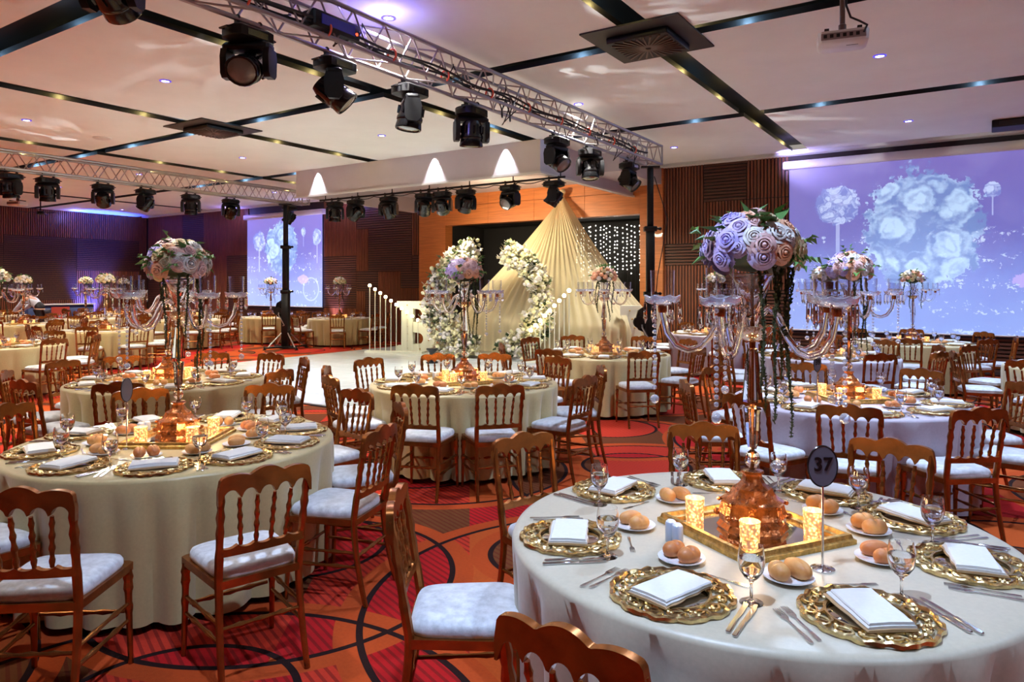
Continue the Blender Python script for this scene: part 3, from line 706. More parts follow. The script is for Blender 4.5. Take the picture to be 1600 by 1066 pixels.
# black lifting stands
def stand(loc, rz, label, top):
    t = empty('truss_stand', (*loc, 0), R(rz), label, 'truss stand')
    MB().bevbox(-0.10, 0.10, -0.10, 0.10, 0.04, 1.55, 0.02).build('outer_mast', M['black_metal'], t)
    MB().bevbox(-0.075, 0.075, -0.075, 0.075, 1.55, 2.75, 0.015).build('middle_mast', M['black_metal'], t)
    MB().bevbox(-0.055, 0.055, -0.055, 0.055, 2.75, top - 0.06, 0.01).build('inner_mast', M['black_metal'], t)
    MB().box(-0.17, 0.17, -0.06, 0.06, top - 0.06, top - 0.03).build('top_plate', M['black_metal'], t)
    for z in (1.5, 2.70): MB().bevbox(-0.115, 0.115, -0.115, 0.115, z, z + 0.09, 0.01).build('mast_collar', M['black_metal'], t)
    for z in (1.55, 2.75):
        MB().tube([(0.115, 0, z), (0.17, 0, z)], 0.022, 8).sphere((0.18, 0, z), 0.032, 8, 6).build('locking_knob', M['black_gloss'], t)
    MB().cbox((0, 0, 0.05), (0.30, 0.30, 0.05)).build('foot_plate', M['black_metal'], t)
    for q in range(4):
        a = PI / 4 + q * PI / 2
        d = Vector((math.cos(a), math.sin(a), 0))
        lg = rod('outrigger', tuple(d * 0.1 + Vector((0, 0, 0.055))), tuple(d * 0.62 + Vector((0, 0, 0.055))), 0.028, M['black_metal'], t)
        rod('brace', tuple(d * 0.09 + Vector((0, 0, 0.46))), tuple(d * 0.50 + Vector((0, 0, 0.07))), 0.018, M['aluminium'], t)
        MB().lathe([(0.05, 0.0), (0.05, 0.02), (0.02, 0.03), (0.015, 0.09)], 10, tuple(d * 0.60)).build('foot_pad', M['black_metal'], t)
    # hand winch: drum between cheek plates, crank handle
    MB().prism([(0.0, -0.19), (0.12, -0.14), (0.19, 0.0), (0.13, 0.22), (0.0, 0.30), (-0.03, 0.05)], -0.05, 0.05).build('winch_cheek', M['black_gloss'], t, (-0.10, 0, 1.02), (R(90), 0, R(180)))
    MB().lathe([(0.11, -0.07), (0.11, -0.055), (0.06, -0.05), (0.06, 0.05), (0.11, 0.055), (0.11, 0.07)], 16).build('winch_drum', M['black_metal'], t, (-0.2, 0, 1.02), (R(90), 0, 0))
    MB().tube([(0, 0, 0), (0, -0.03, -0.05), (0.16, -0.03, -0.34), (0.16, -0.14, -0.34)], 0.014, 6).build('crank_handle', M['aluminium'], t, (-0.16, -0.09, 0.98))
    return t
stand((-5.1, 12.35), 30, 'black wind-up truss stand before the orange pillar', 3.93)
stand((-15.65, 12.62), 33, 'black wind-up truss stand in front of the small screen', 3.93)
st = MB().tube([(-5.0, 12.3, 3.7), (-4.75, 12.32, 2.9), (-4.95, 12.34, 1.9), (-5.0, 12.3, 1.2)], 0.009, 5).build('hanging_cable', M['cable'])
tag(st, 'thin black cable hanging down the truss stand before the orange pillar', 'cable')

# ---- ceiling fittings
def ceiling_grille(x, y, label):
    g = empty('air_diffuser', (x, y, HC), label=label, cat='air diffuser')
    MB().box(-0.57, 0.57, -0.60, 0.60, -0.02, -0.001).build('black_plate', M['black_slot'], g, smooth=0)
    MB().bevbox(-0.36, 0.36, -0.36, 0.36, -0.09, -0.02, 0.01).build('housing', M['black_metal'], g)
    fin_m = mat('brown_metal_fin', (0.10, 0.06, 0.045), 0.4, metal=0.3)
    fin = MB().box(0.03, 0.34, -0.010, 0.010, -0.012, 0.0).mesh('fin', fin_m, 0)
    for k in range(28): put('fin', fin, g, (0, 0, -0.09), (0, 0, 2 * PI * k / 28), ((1.0 / max(abs(math.cos(2 * PI * k / 28)), abs(math.sin(2 * PI * k / 28)))) * 0.98, 1, 1))
    return g
ceiling_grille(-3.17, 7.62, 'square black air diffuser with radiating fins near the projector')
ceiling_grille(-11.4, 7.62, 'square black air diffuser with radiating fins over the dance floor')
g = empty('air_diffuser', (0.75, 14.75, HC), label='shallow black box diffuser above the large screen', cat='air diffuser')
MB().bevbox(-0.6, 0.6, -0.25, 0.25, -0.13, -0.003, 0.01).build('housing', M['black_metal'], g)
MB().box(-0.5, 0.5, -0.254, -0.25, -0.10, -0.03).build('front_slot', M['black_slot'], g)

def projector(loc, rz, label):
    p = empty('projector', loc, R(rz), label, 'projector')
    body = MB(); body.loft([[(x * s, y * s, z) for x, y in ((-0.22, -0.13), (-0.19, -0.16), (0.19, -0.16), (0.22, -0.13), (0.22, 0.13), (0.19, 0.16), (-0.19, 0.16), (-0.22, 0.13))] for z, s in ((-0.07, 0.86), (-0.05, 0.97), (0.03, 1.0), (0.05, 0.97))])
    b = body.build('body', M['white_plastic'], p)
    MB().box(-0.19, 0.19, -0.165, -0.155, -0.035, 0.025).build('connector_panel', mat('grey_panel', (0.25, 0.2, 0.2), 0.5), b)
    for q in range(6): MB().box(-0.17 + q * 0.055, -0.14 + q * 0.055, -0.172, -0.164, -0.02, 0.012).build('socket', M['black_metal'], b)
    MB().lathe([(0.055, 0), (0.055, 0.03), (0.045, 0.04), (0.03, 0.03)], 16).build('lens', M['lens'], b, (0.1, 0.15, 0), (R(-90), 0, 0))
    MB().box(0.03, 0.13, -0.06, -0.05, -0.072, -0.068).build('name_strip', M['black_metal'], b)
    MB().box(-0.15, 0.15, -0.10, 0.10, 0.05, 0.062).box(-0.16, -0.12, -0.12, 0.12, 0.05, 0.085).box(0.12, 0.16, -0.12, 0.12, 0.05, 0.085).build('bracket', M['black_metal'], p)
    top = HC - loc[2]
    MB().lathe([(0.035, 0.06), (0.035, 0.14), (0.024, 0.15), (0.024, top - 0.02), (0.07, top - 0.015), (0.07, top)], 14).build('ceiling_pole', mat('bronze_pole', (0.13, 0.07, 0.05), 0.4, metal=0.4), p)
    MB().tube([(0.03, 0, top - 0.03), (0.035, 0, 0.32), (0.07, -0.02, 0.2), (0.14, -0.07, 0.14), (0.2, -0.14, 0.07), (0.17, -0.17, 0.0)], 0.010, 6).build('cable', M['cable'], p)
    return p
projector((-1.1, 7.35, 4.02), 12, 'white ceiling projector on a pole, aimed at the large screen')
projector((-22.6, 9.0, 4.02), 20, 'white ceiling projector on a pole over the far tables')
sm = MB().lathe([(0.16, 0.0), (0.16, -0.012), (0.11, -0.03), (0.04, -0.035), (0.002, -0.035)], 20).build('ceiling_speaker', M['white_plastic'], None, (-13.9, 6.95, HC))
tag(sm, 'shallow round white speaker disc on the ceiling between downlights', 'speaker')
fan = empty('ceiling_fan', (-25.0, 10.6, HC), label='small dark ceiling fan on a stem near the dark wall', cat='fan')
rod('stem', (0, 0, -0.42), (0, 0, 0), 0.02, M['black_metal'], fan)
MB().lathe([(0.02, -0.40), (0.10, -0.42), (0.11, -0.50), (0.03, -0.53)], 14).build('motor', M['black_metal'], fan)
for q in range(3): MB().box(0.08, 0.62, -0.06, 0.06, -0.475, -0.465).build('blade', M['black_metal'], fan, rot=(0, 0, 2 * PI * q / 3 + 0.4))
# ------------------------------------------------------------------ stage decoration
def rose_mesh(name, Rr, m, rings=((3, 0.34, 0.85), (4, 0.55, 0.80), (5, 0.80, 0.62), (6, 1.0, 0.36)), seed=1, nu=4, nv=3):
    r = random.Random(seed); mb = MB()
    for k, (n, rk, hk) in enumerate(rings):
        ph = r.random() * 6
        for q in range(n):
            th = ph + 2 * PI * q / n + r.uniform(-0.12, 0.12); half = PI / n * 1.35
            rows = []
            for j in range(nv + 1):
                v = j / nv; row = []
                for i in range(nu + 1):
                    u = -1 + 2 * i / nu
                    rr_ = Rr * (0.12 + (rk - 0.12) * v ** 0.65 + 0.10 * rk * max(0, v - 0.75) * 4 * 0.6)
                    rr_ += Rr * 0.05 * u * u * v
                    z = Rr * (hk * math.sin(v * PI * 0.55) - 0.16 * u * u * v - (0.10 if v > 0.9 else 0))
                    row.append((rr_ * math.cos(th + u * half), rr_ * math.sin(th + u * half), z))
                rows.append(row)
            vs = [p for row in rows for p in row]; w = nu + 1
            mb.add(vs, [[j * w + i, j * w + i + 1, (j + 1) * w + i + 1, (j + 1) * w + i] for j in range(nv) for i in range(nu)])
    mb.sphere((0, 0, Rr * 0.62), Rr * 0.2, 6, 4)
    return mb.mesh(name, m, 60)
ROSE = {c: rose_mesh('rose', 0.048, M['rose_' + c], seed=i) for i, c in enumerate(('white', 'cream', 'peach', 'pink', 'blue_lit', 'violet_lit'))}
def leaf_shape(mb, L, W):
    mb.add([(0, 0, 0), (-W, L * 0.45, 0.012), (0, L * 0.5, -0.004), (W, L * 0.45, 0.012), (0, L, -0.012)], [[0, 2, 1], [0, 3, 2], [1, 2, 4], [2, 3, 4]])
_l = MB(); leaf_shape(_l, 0.085, 0.024)
LEAF = _l.mesh('leaf', M['leaf'], 0)
_l = MB()
for k in range(5):
    _l.M = Matrix.Translation((0, 0.02 * k, 0.004 * k)) @ Matrix.Rotation((0.8 if k % 2 else -0.8) * (1 if k < 4 else 0), 4, 'Z'); leaf_shape(_l, 0.045, 0.014)
SPRIG = _l.mesh('leaf_sprig', M['leaf'], 0)

def aim(d, spin=0.0):
    return (Vector(d).to_track_quat('Z', 'Y').to_matrix().to_4x4() @ Matrix.Rotation(spin, 4, 'Z')).to_euler()

def vine_mesh(L, seed):
    r = random.Random(seed); n = int(L / 0.012)
    pts = [(0.012 * math.sin(k * 0.17 + seed), 0.012 * math.cos(k * 0.14), -L * k / n) for k in range(n + 1)]
    mb = MB().tube(pts[::3] + [pts[-1]], 0.0035, 4)
    for k, p in enumerate(pts):
        for q in range(3):
            mb.M = Matrix.Translation(p) @ Matrix.Rotation(r.random() * 6.28, 4, 'Z') @ Matrix.Rotation(r.uniform(-1.9, -0.4), 4, 'X')
            leaf_shape(mb, r.uniform(0.012, 0.022) * (1 - 0.5 * k / n), 0.006)
    mb.M = None
    return mb.mesh('trailing_vine', M['vine'], 0)
VINES = [vine_mesh(L, i) for i, L in enumerate((0.42, 0.55, 0.36, 0.62))]

# flower ring behind the dance floor: a broken hoop thick with blossoms
def blob(mb, c, s, seed):
    r = random.Random(seed)
    for q in range(5):
        a = 2 * PI * q / 5 + r.random(); t_ = r.uniform(0.3, 0.9)
        p = Vector(c); d = Vector((math.cos(a), math.sin(a) * t_, math.sin(a * 1.7 + seed))) * s
        e = Vector((-math.sin(a), math.cos(a), 0.3)) * s * 0.62
        up = Vector((0, -0.5, 0.4)) * s * 0.5
        mb.add([tuple(p), tuple(p + d * 0.7 + e), tuple(p + d * 1.25 + up), tuple(p + d * 0.7 - e)], [[0, 1, 2], [0, 2, 3]])

arch = empty('flower_ring', (-9.12, 12.86, 0.13), R(12), 'tall broken ring of white and cream blossoms on the stage', 'flower ring')
AR = 1.18
hoop = [(AR * 1.07 * math.cos(R(a)), 0, 1.20 + AR * math.sin(R(a))) for a in [98 + 7.0 * k for k in range(50)]]
MB().tube(hoop[:49], 0.03, 8).build('hoop', M['white_plastic'], arch)
rr = random.Random(11)
parts = {'b1': MB(), 'b2': MB(), 'lf': MB()}
for k in range(2800):
    a = R(rr.uniform(103, 432))
    thick = 0.15 + 0.10 * abs(math.sin(a * 0.5 + 0.3)) + (0.10 if math.sin(a) < -0.2 else 0)
    if math.sin(a) < -0.97: continue
    ra = AR + max(-1.7, min(1.7, rr.gauss(0, 1))) * thick * 0.62
    c = (ra * 1.07 * math.cos(a), rr.gauss(-0.02, 0.12), 1.20 + ra * math.sin(a))
    if c[2] < 0.05: continue
    s_ = rr.uniform(0.035, 0.062)
    kk = 'lf' if k % 11 == 0 else ('b1' if rr.random() < 0.6 else 'b2')
    if kk == 'lf' or k % 3 == 0: blob(parts[kk], c, s_ * 1.6, k)
    else: parts[kk].sphere(c, s_, 6, 4, (1, rr.uniform(0.7, 1), rr.uniform(0.7, 1)))
for kk, nm, mm in (('b1', 'blossom_mass', M['blossom']), ('b2', 'white_blossom_mass', M['rose_white']), ('lf', 'leaf_mass', M['leaf_dark'])):
    o = parts[kk].build(nm, mm, arch, smooth=0); o['kind'] = 'stuff'
ped = MB().lathe([(0.13, 0.0), (0.13, 0.03), (0.05, 0.06), (0.06, 0.22), (0.13, 0.30), (0.12, 0.32)], 14).build('flower_urn', M['black_gloss'], None, (*at(-1.72, 15.3), 0.034))
tag(ped, 'dark flower urn standing at the foot of the flower ring', 'urn')

# draped canopy
def canopy():
    c = empty('draped_canopy', (-8.7, 15.2, 0.13), label='champagne voile canopy gathered to a point and spread over a bench', cat='drape')
    apex = Vector((-8.93, 15.80, 3.98))
    path = [(-10.75, 15.5), (-10.7, 13.75), (-10.6, 13.6), (-6.45, 13.6), (-6.36, 13.75), (-6.3, 15.5)]
    seg = [math.dist(path[i], path[i + 1]) for i in range(len(path) - 1)]; tot = sum(seg)
    def pt(s):
        d = s * tot
        for i, L in enumerate(seg):
            if d <= L or i == len(seg) - 1:
                f = min(1, d / L); return Vector((path[i][0] + (path[i + 1][0] - path[i][0]) * f, path[i][1] + (path[i + 1][1] - path[i][1]) * f, 0))
            d -= L
    n = 260; rows = 22
    vs = []
    for j in range(rows + 1):
        for i in range(n + 1):
            s = i / n; b = pt(s); ph = s * 2 * PI * 34
            fold = math.sin(ph) + 0.4 * math.sin(ph * 0.37 + 1)
            if j <= 16:
                f = j / 16
                base = Vector((b.x, b.y, 0.93))
                p = apex.lerp(base, f)
                p.z -= 0.18 * math.sin(PI * f) * (0.3 + 0.7 * abs(2 * s - 1))
                dirn = Vector((b.x - apex.x, b.y - apex.y, 0)).normalized()
                g = Vector((math.cos(2 * PI * s), math.sin(2 * PI * s), 0)) * 0.07 * (1 - f)
                p += g + dirn * fold * 0.055 * (0.12 + f) * (1 - 0.55 * max(0, f - 0.8) * 5)
            else:
                f = (j - 16) / (rows - 16)
                nrm = Vector((b.x + 8.5, b.y - 15.2, 0)).normalized()
                p = Vector((b.x, b.y, 0.93 - f * 0.76)) + nrm * (0.05 + fold * 0.05 * (0.4 + f))
            vs.append(tuple(p - Vector((-8.7, 15.2, 0.13))))
    w = n + 1
    MB().add(vs, [[j * w + i, j * w + i + 1, (j + 1) * w + i + 1, (j + 1) * w + i] for j in range(rows) for i in range(n)]).build('voile', M['sheer'], c, smooth=80)
    MB().sphere((0, 0, 0), 0.13, 12, 8, (1, 0.7, 0.75)).sphere((0.08, 0, 0.05), 0.08, 10, 6).sphere((-0.09, 0, 0.04), 0.07, 10, 6).build('gathered_knot', M['sheer'], c, tuple(apex - Vector((-8.7, 15.28, 0.13 - 0.04))))
    return c
canopy()
bench = empty('bench', (-8.5, 14.4, 0.13), label='long white bench under the draped canopy', cat='bench')
MB().bevbox(-1.95, 1.95, -0.55, 0.4, 0.64, 0.74, 0.03).build('seat', M['white_plastic'], bench)
for sx in (-1, 1):
    for sy in (-0.45, 0.3): MB().cbox((sx * 1.8, sy, 0.32), (0.08, 0.08, 0.64)).build('leg', M['white_plastic'], bench)

# star curtain inside the stage opening
star = empty('fairy_light_curtain', (-8.4, 17.6, 0), label='dark curtain hung with strings of tiny white lights', cat='light curtain')
MB().box(-4.3, 1.5, 0.06, 0.10, 0.02, 3.44).build('backing_cloth', M['stage_black'], star, smooth=0)
rr = random.Random(5)
for q in range(22):
    x = -1.05 + 2.45 * q / 21 + rr.uniform(-0.04, 0.04); top = 3.36
    s = MB().tube([(x, 0, top), (x + rr.uniform(-.02, .02), 0, 1.2)], 0.003, 4).build('wire', M['cable'], star)
    mb = MB()
    z = top - rr.uniform(0, 0.1)
    while z > rr.uniform(1.2, 2.3):
        mb.sphere((x + rr.uniform(-0.012, 0.012), -0.01, z), 0.015, 6, 4); z -= rr.uniform(0.07, 0.17)
    mb.build('light_string', M['star'], s)

# bulb stands
def bulb_stand(loc, rz, heights, label):
    b = empty('bulb_stand', loc, R(rz), label, 'light stand')
    n = len(heights); w = 0.14 if n == 10 else 0.112
    MB().box(-0.1, w * n, -0.10, 0.10, 0.0, 0.05).build('base', M['letter'], b)
    for i, h in enumerate(heights):
        x = w * i
        rd = rod('rod', (x, 0, 0.05), (x, 0, h), 0.011, M['letter'], b)
        MB().lathe([(0.018, 0), (0.018, 0.03)], 8).build('socket', M['tray_gold'], b, (x, 0, h - 0.01))
        MB().sphere((x, 0, h + 0.055), 0.042, 10, 8).build('bulb', M['bulb'], b)
bulb_stand((-12.75, 12.85, 0.034), 22, [1.62 - 0.095 * k for k in range(10)], 'row of bulbs on stepped white rods, falling towards the letter B')
bulb_stand((-7.93, 12.72, 0.085), 3, [0.62 + 0.105 * k for k in range(9)], 'row of bulbs on stepped white rods beside the flower ring opening')

# marquee letters
def arcpts(cx, cy, rx, ry, a0, a1, n=12): return [(cx + rx * math.cos(R(a0 + (a1 - a0) * k / n)), cy + ry * math.sin(R(a0 + (a1 - a0) * k / n))) for k in range(n + 1)]
H = 1.28
outerB = [(0, 0), (0.62, 0)] + arcpts(0.62, 0.34, 0.36, 0.34, -90, 62) + arcpts(0.58, 0.95, 0.34, 0.33, -40, 90) + [(0, H), (0, H - 0.16), (0.12, H - 0.16), (0.12, 0.16), (0, 0.16)]
hole1 = [(0.42, 0.20), (0.56, 0.20)] + arcpts(0.56, 0.34, 0.12, 0.14, -90, 90, 8) + [(0.42, 0.50)]
hole2 = [(0.42, 0.76), (0.54, 0.76)] + arcpts(0.54, 0.92, 0.12, 0.16, -90, 90, 8) + [(0.42, 1.10)]
outerV = [(0.42, 0), (0.58, 0), (0.86, H - 0.20), (1.0, H - 0.20), (1.0, H), (0.58, H), (0.58, H - 0.20), (0.66, H - 0.20), (0.50, 0.42), (0.34, H - 0.20), (0.42, H - 0.20), (0.42, H), (0, H), (0, H - 0.20), (0.14, H - 0.20)]
def letter(name, outlines, loc, rz, bulbs, label):
    r = empty(name, loc, R(rz), label, 'letter')
    put('letter_body', curve_mesh('letter_body', outlines, 0.11, M['letter']), r, (0, 0, 0), (R(90), 0, 0))
    for x, z in bulbs: MB().sphere((x, -0.12, z), 0.018, 8, 5).build('bulb', M['tray_gold'], r)
    return r
letter('marquee_letter', [outerB, hole1, hole2], (-12.35, 13.45, 0.034), 26, [(0.27, 0.1 + 0.18 * k) for k in range(7)] + [(0.82, 0.3), (0.78, 0.95), (0.6, 1.2), (0.6, 0.08)], 'big white marquee letter B beside the flower ring')
letter('marquee_letter', [outerV], (-6.35, 13.75, 0.0), 24, [(0.2 + 0.05 * k, 1.18 - 0.18 * k) for k in range(6)] + [(0.8 - 0.05 * k, 1.18 - 0.18 * k) for k in range(6)], 'big white marquee letter V behind the truss stand')
# ------------------------------------------------------------------ banquet furniture
GW = M['gold_wood']
def yb(z):                       # the back's line: legs kick out at the floor, the back leans
    if z < 0.45: return -0.20 - 0.075 * ((0.45 - z) / 0.45) ** 1.7
    return -0.20 - 0.075 * ((z - 0.45) / 0.47)
def bulge(f, r0, r1, beads):
    r = r0 + (r1 - r0) * f
    for c, w, a in beads:
        r += a * math.exp(-((f - c) / w) ** 2)
    return r
XP = 0.185
BAYS = [-0.185, -0.111, -0.037, 0.037, 0.111, 0.185]
def crest_top(x):
    u = x / 0.20
    z = 0.885 + 0.012 * (1 - u * u)
    if abs(u) < 0.36: z += 0.028 * math.cos(u / 0.36 * PI / 2) ** 0.8
    else: z += 0.016 * max(0, math.cos((abs(u) - 0.68) / 0.34 * PI / 2)) ** 0.8
    if abs(u) > 0.93: z -= 0.05 * ((abs(u) - 0.93) / 0.07) ** 2
    return z
def bay(x, z0, h):
    for a, b in zip(BAYS, BAYS[1:]):
        if a <= x <= b:
            u = (x - (a + b) / 2) / ((b - a) / 2)
            return z0 + h * math.sqrt(max(0, 1 - u * u * 0.999)) ** 0.9
    return z0
def back_curve(x, z): return yb(z) - 0.016 * (1 - (x / 0.2) ** 2)

def chair_shapes(n):
    """{part name: [meshes builders]} of one spindle chair, n = sides of the turned pieces"""
    S = {}
    def s(name, mb): S.setdefault(name, []).append(mb)
    xs = [-0.20 + 0.40 * k / 48 for k in range(49)] if n > 5 else [-0.20 + 0.40 * k / 20 for k in range(21)]
    s('crest_rail', MB().strip(xs, crest_top, lambda x: bay(x, 0.785, 0.060), lambda x: back_curve(x, 0.86), 0.026))
    s('lower_rail', MB().strip(xs[2:-2], lambda x: bay(x, 0.612, -0.022), lambda x: 0.560, lambda x: back_curve(x, 0.59), 0.024))
    m = 26 if n > 5 else 12
    for sx in (-1, 1):
        pts, rad = [], []
        for k in range(m + 1):
            f = k / m; z = 0.865 * f
            x = sx * (XP - 0.012 + 0.020 * abs(f - 0.45))
            pts.append((x, yb(z), z))
            if f < 0.68: rad.append(0.0135 + 0.006 * (f / 0.68))
            else: rad.append(bulge((f - 0.68) / 0.32, 0.0145, 0.0135, [(0.1, 0.05, 0.006), (0.3, 0.06, 0.005), (0.52, 0.06, 0.006), (0.75, 0.06, 0.005)]))
        s('back_post', MB().tube(pts, rad, n))
        pts, rad = [], []
        for k in range(m + 1):
            f = k / m; z = 0.425 * f
            pts.append((sx * (0.198 + 0.006 * (1 - f)), 0.172 + 0.015 * (1 - f) ** 2, z))
            rad.append(bulge(f, 0.0115, 0.0175, [(0.60, 0.03, 0.005), (0.82, 0.035, 0.006), (0.92, 0.03, 0.006)]))
        s('front_leg', MB().tube(pts, rad, n))
        for z in (0.20, 0.275):
            pts = [(sx * (0.176 + 0.024 * k / 10), yb(z) + (0.185 - yb(z)) * k / 10, z) for k in range(11)]
            s('side_stretcher', MB().tube(pts, [bulge(k / 10, 0.0085, 0.0085, [(0.3, 0.06, 0.0045), (0.7, 0.06, 0.0045)]) for k in range(11)], n))
    for z, y in ((0.255, yb(0.255)), (0.235, 0.182)):
        s('cross_stretcher', MB().tube([(-0.18 + 0.36 * k / 12, y, z) for k in range(13)], [bulge(k / 12, 0.0085, 0.0085, [(0.25, 0.05, 0.005), (0.5, 0.05, 0.005), (0.75, 0.05, 0.005)]) for k in range(13)], n))
    for x in BAYS[1:-1]:
        m2 = 22 if n > 5 else 10
        pts = []; rad = []
        for k in range(m2 + 1):
            f = k / m2; z = 0.600 + 0.205 * f
            xx = x * (0.86 + 0.14 * f)
            pts.append((xx, back_curve(xx, z), z)); rad.append(bulge(f, 0.0085, 0.0080, [(0.12, 0.05, 0.004), (0.38, 0.06, 0.005), (0.62, 0.06, 0.005), (0.86, 0.05, 0.004)]))
        s('spindle', MB().tube(pts, rad, n))
    fr = [(-0.212, 0.190), (-0.188, 0.206), (0.188, 0.206), (0.212, 0.190), (0.188, -0.205), (0.17, -0.218), (-0.17, -0.218), (-0.188, -0.205)]
    s('seat_frame', MB().prism(fr, 0.418, 0.452))
    return S
def pad_mesh(n):
    mb = MB(); rings = []
    def ring(sc, z, ns=28):
        out = []
        for k in range(ns):
            a = 2 * PI * k / ns; c, s = math.cos(a), math.sin(a)
            e = 0.35
            x = math.copysign(abs(c) ** e, c); y = math.copysign(abs(s) ** e, s)
            out.append((x * (0.190 + 0.012 * y) * sc, (y * 0.200 - 0.008) * sc, z))
        return out
    ns = 28 if n > 5 else 16
    prof = ((0.97, 0.450), (1.0, 0.463), (0.995, 0.480), (0.96, 0.494), (0.86, 0.503), (0.6, 0.509), (0.25, 0.512), (0.02, 0.513)) if n > 5 else ((1.0, 0.45), (1.0, 0.482), (0.85, 0.503), (0.1, 0.512))
    mb.loft([ring(a, b, ns) for a, b in prof])
    return mb.mesh('seat_pad', M['velvet'], 50)
near_shapes = chair_shapes(8)
near_meshes = {k: [b.mesh(k, GW) for b in v] for k, v in near_shapes.items()}
pad_near = pad_mesh(8)
frame_far = MB()
for v in chair_shapes(5).values():
    for b in v: frame_far.add(b.v, b.f)
frame_far = frame_far.mesh('frame', GW)
pad_far = pad_mesh(5)

def chair(loc, rz, label, group, near):
    c = empty('spindle_chair', loc, rz, label, 'chair', group)
    if near:
        for nm, ms in near_meshes.items():
            for me in ms: put(nm, me, c)
        put('seat_pad', pad_near, c)
    else:
        put('frame', frame_far, c); put('seat_pad', pad_far, c)
    return c

# ---- table linen
TR, TH = 0.90, 0.76
def cloth_mesh(m, seed, n=220, folds=24):
    r = random.Random(seed); ph = r.random() * 6; ph2 = r.random() * 6
    rings = []
    prof = [(0.001, 0), (0.3, 0), (0.6, 0), (0.80, 0), (0.875, -0.001), (0.893, -0.008), (0.900, -0.022)]
    for rad, dz in prof: rings.append([(rad * math.cos(2 * PI * i / n), rad * math.sin(2 * PI * i / n), TH + dz) for i in range(n)])
    for k in range(1, 10):
        f = k / 9; row = []
        for i in range(n):
            a = 2 * PI * i / n
            q = folds * 0.5 * a + ph + 0.9 * math.sin(3 * a + ph2) + 0.25 * math.sin(7 * a)
            w = 1.6 * abs(math.sin(q)) ** 0.8 - 1.0
            amp = 0.050 + 0.022 * math.sin(5 * a + ph2) + 0.008 * math.sin(11 * a + ph)
            rad = 0.900 - 0.036 * f ** 0.7 + w * amp * f ** 0.45
            row.append((rad * math.cos(a), rad * math.sin(a), TH - 0.022 - (TH - 0.065) * f))
        rings.append(row)
    mb = MB().loft(rings, cap=False)
    return mb.mesh('tablecloth', m, 55)
CLOTHS = [cloth_mesh(M['cloth'], 1), cloth_mesh(M['cloth'], 2, folds=26), cloth_mesh(M['cloth_purple_lit'], 3), cloth_mesh(M['cloth_blue_lit'], 4)]

# ---- tableware
def goblet_parts():
    g = MB().lathe([(0.034, 0.0), (0.034, 0.002), (0.012, 0.005), (0.0045, 0.012), (0.004, 0.055), (0.0075, 0.064), (0.020, 0.074), (0.034, 0.095), (0.0385, 0.118), (0.0375, 0.142), (0.0335, 0.168), (0.0325, 0.168), (0.0365, 0.142), (0.0372, 0.118), (0.0325, 0.096), (0.018, 0.077), (0.001, 0.072)], 18)
    w = MB().lathe([(0.001, 0.074), (0.017, 0.079), (0.0315, 0.097), (0.036, 0.117), (0.0358, 0.131), (0.001, 0.1315)], 16)
    return g.mesh('bowl_and_stem', M['goblet'], 50), w.mesh('water', M['water'], 50)
GOB, WAT = goblet_parts()
PLATE = MB().lathe([(0.001, 0.004), (0.040, 0.004), (0.043, 0.0), (0.046, 0.003), (0.062, 0.008), (0.078, 0.014), (0.078, 0.016), (0.060, 0.011), (0.045, 0.007), (0.001, 0.007)], 28).mesh('bread_plate', M['porcelain'], 50)
def roll_mesh(m, kind):
    mb = MB(); rings = []
    N_, S_ = 22, 28
    for j in range(N_ + 1):
        f = j / N_; c = -math.cos(PI * f); rr_ = max(0.001, math.sin(PI * f)) ** 0.8
        row = []
        for i in range(S_):
            a = 2 * PI * i / S_; y = math.cos(a) * rr_; z = math.sin(a) * rr_
            gz = 1.0
            if kind: gz = 1 - 0.30 * math.exp(-(y / 0.13) ** 2) * (z > 0)
            else: gz = 1 - 0.28 * math.exp(-(c / 0.12) ** 2) * (z > -0.2)
            row.append((c * (0.046 if kind else 0.038), y * 0.027, max(-0.75, z) * 0.026 * gz + 0.0195))
        rings.append(row)
    return mb.loft(rings).mesh('bread_roll', m, 70)
ROLLS = [roll_mesh(M['roll_a'], 1), roll_mesh(M['roll_b'], 0), roll_mesh(M['roll_a'], 0), roll_mesh(M['roll_b'], 1)]
def napkin_meshes(v):
    r = random.Random(v); top = MB(); hem = MB()
    def sheet(mb, w, d, z0, z1, sk, wave):
        n = 9; rings = []
        for k in range(n + 1):
            x = -w / 2 + w * k / n; o = sk * k / n
            e0, e1 = -d / 2 + wave * math.sin(k * 1.9) + o, d / 2 + wave * 0.5 * math.sin(k * 1.3) + o
            lift = 0.004 * math.sin(PI * k / n) * (v % 2)
            rings.append([(x, e0, z0), (x, e1, z0), (x, e1 + 0.001, (z0 + z1) / 2), (x, e1 - 0.002, z1 + lift), (x, (e0 + e1) / 2, z1 + 0.002 + lift), (x, e0 + 0.002, z1), (x, e0 - 0.001, (z0 + z1) / 2)])
        mb.loft(rings)
    sheet(hem, 0.205, 0.124, 0.0, 0.006, 0.004, 0.003)
    sheet(top, 0.196, 0.118, 0.006, 0.013, 0.0, 0.002)
    sheet(top, 0.188, 0.110, 0.013, 0.021, -0.006, 0.001)
    return top.mesh('folded_linen', M['napkin'], 50), hem.mesh('hem_layer', M['napkin_hem'], 50)
NAPS = [napkin_meshes(0), napkin_meshes(1), napkin_meshes(2)]
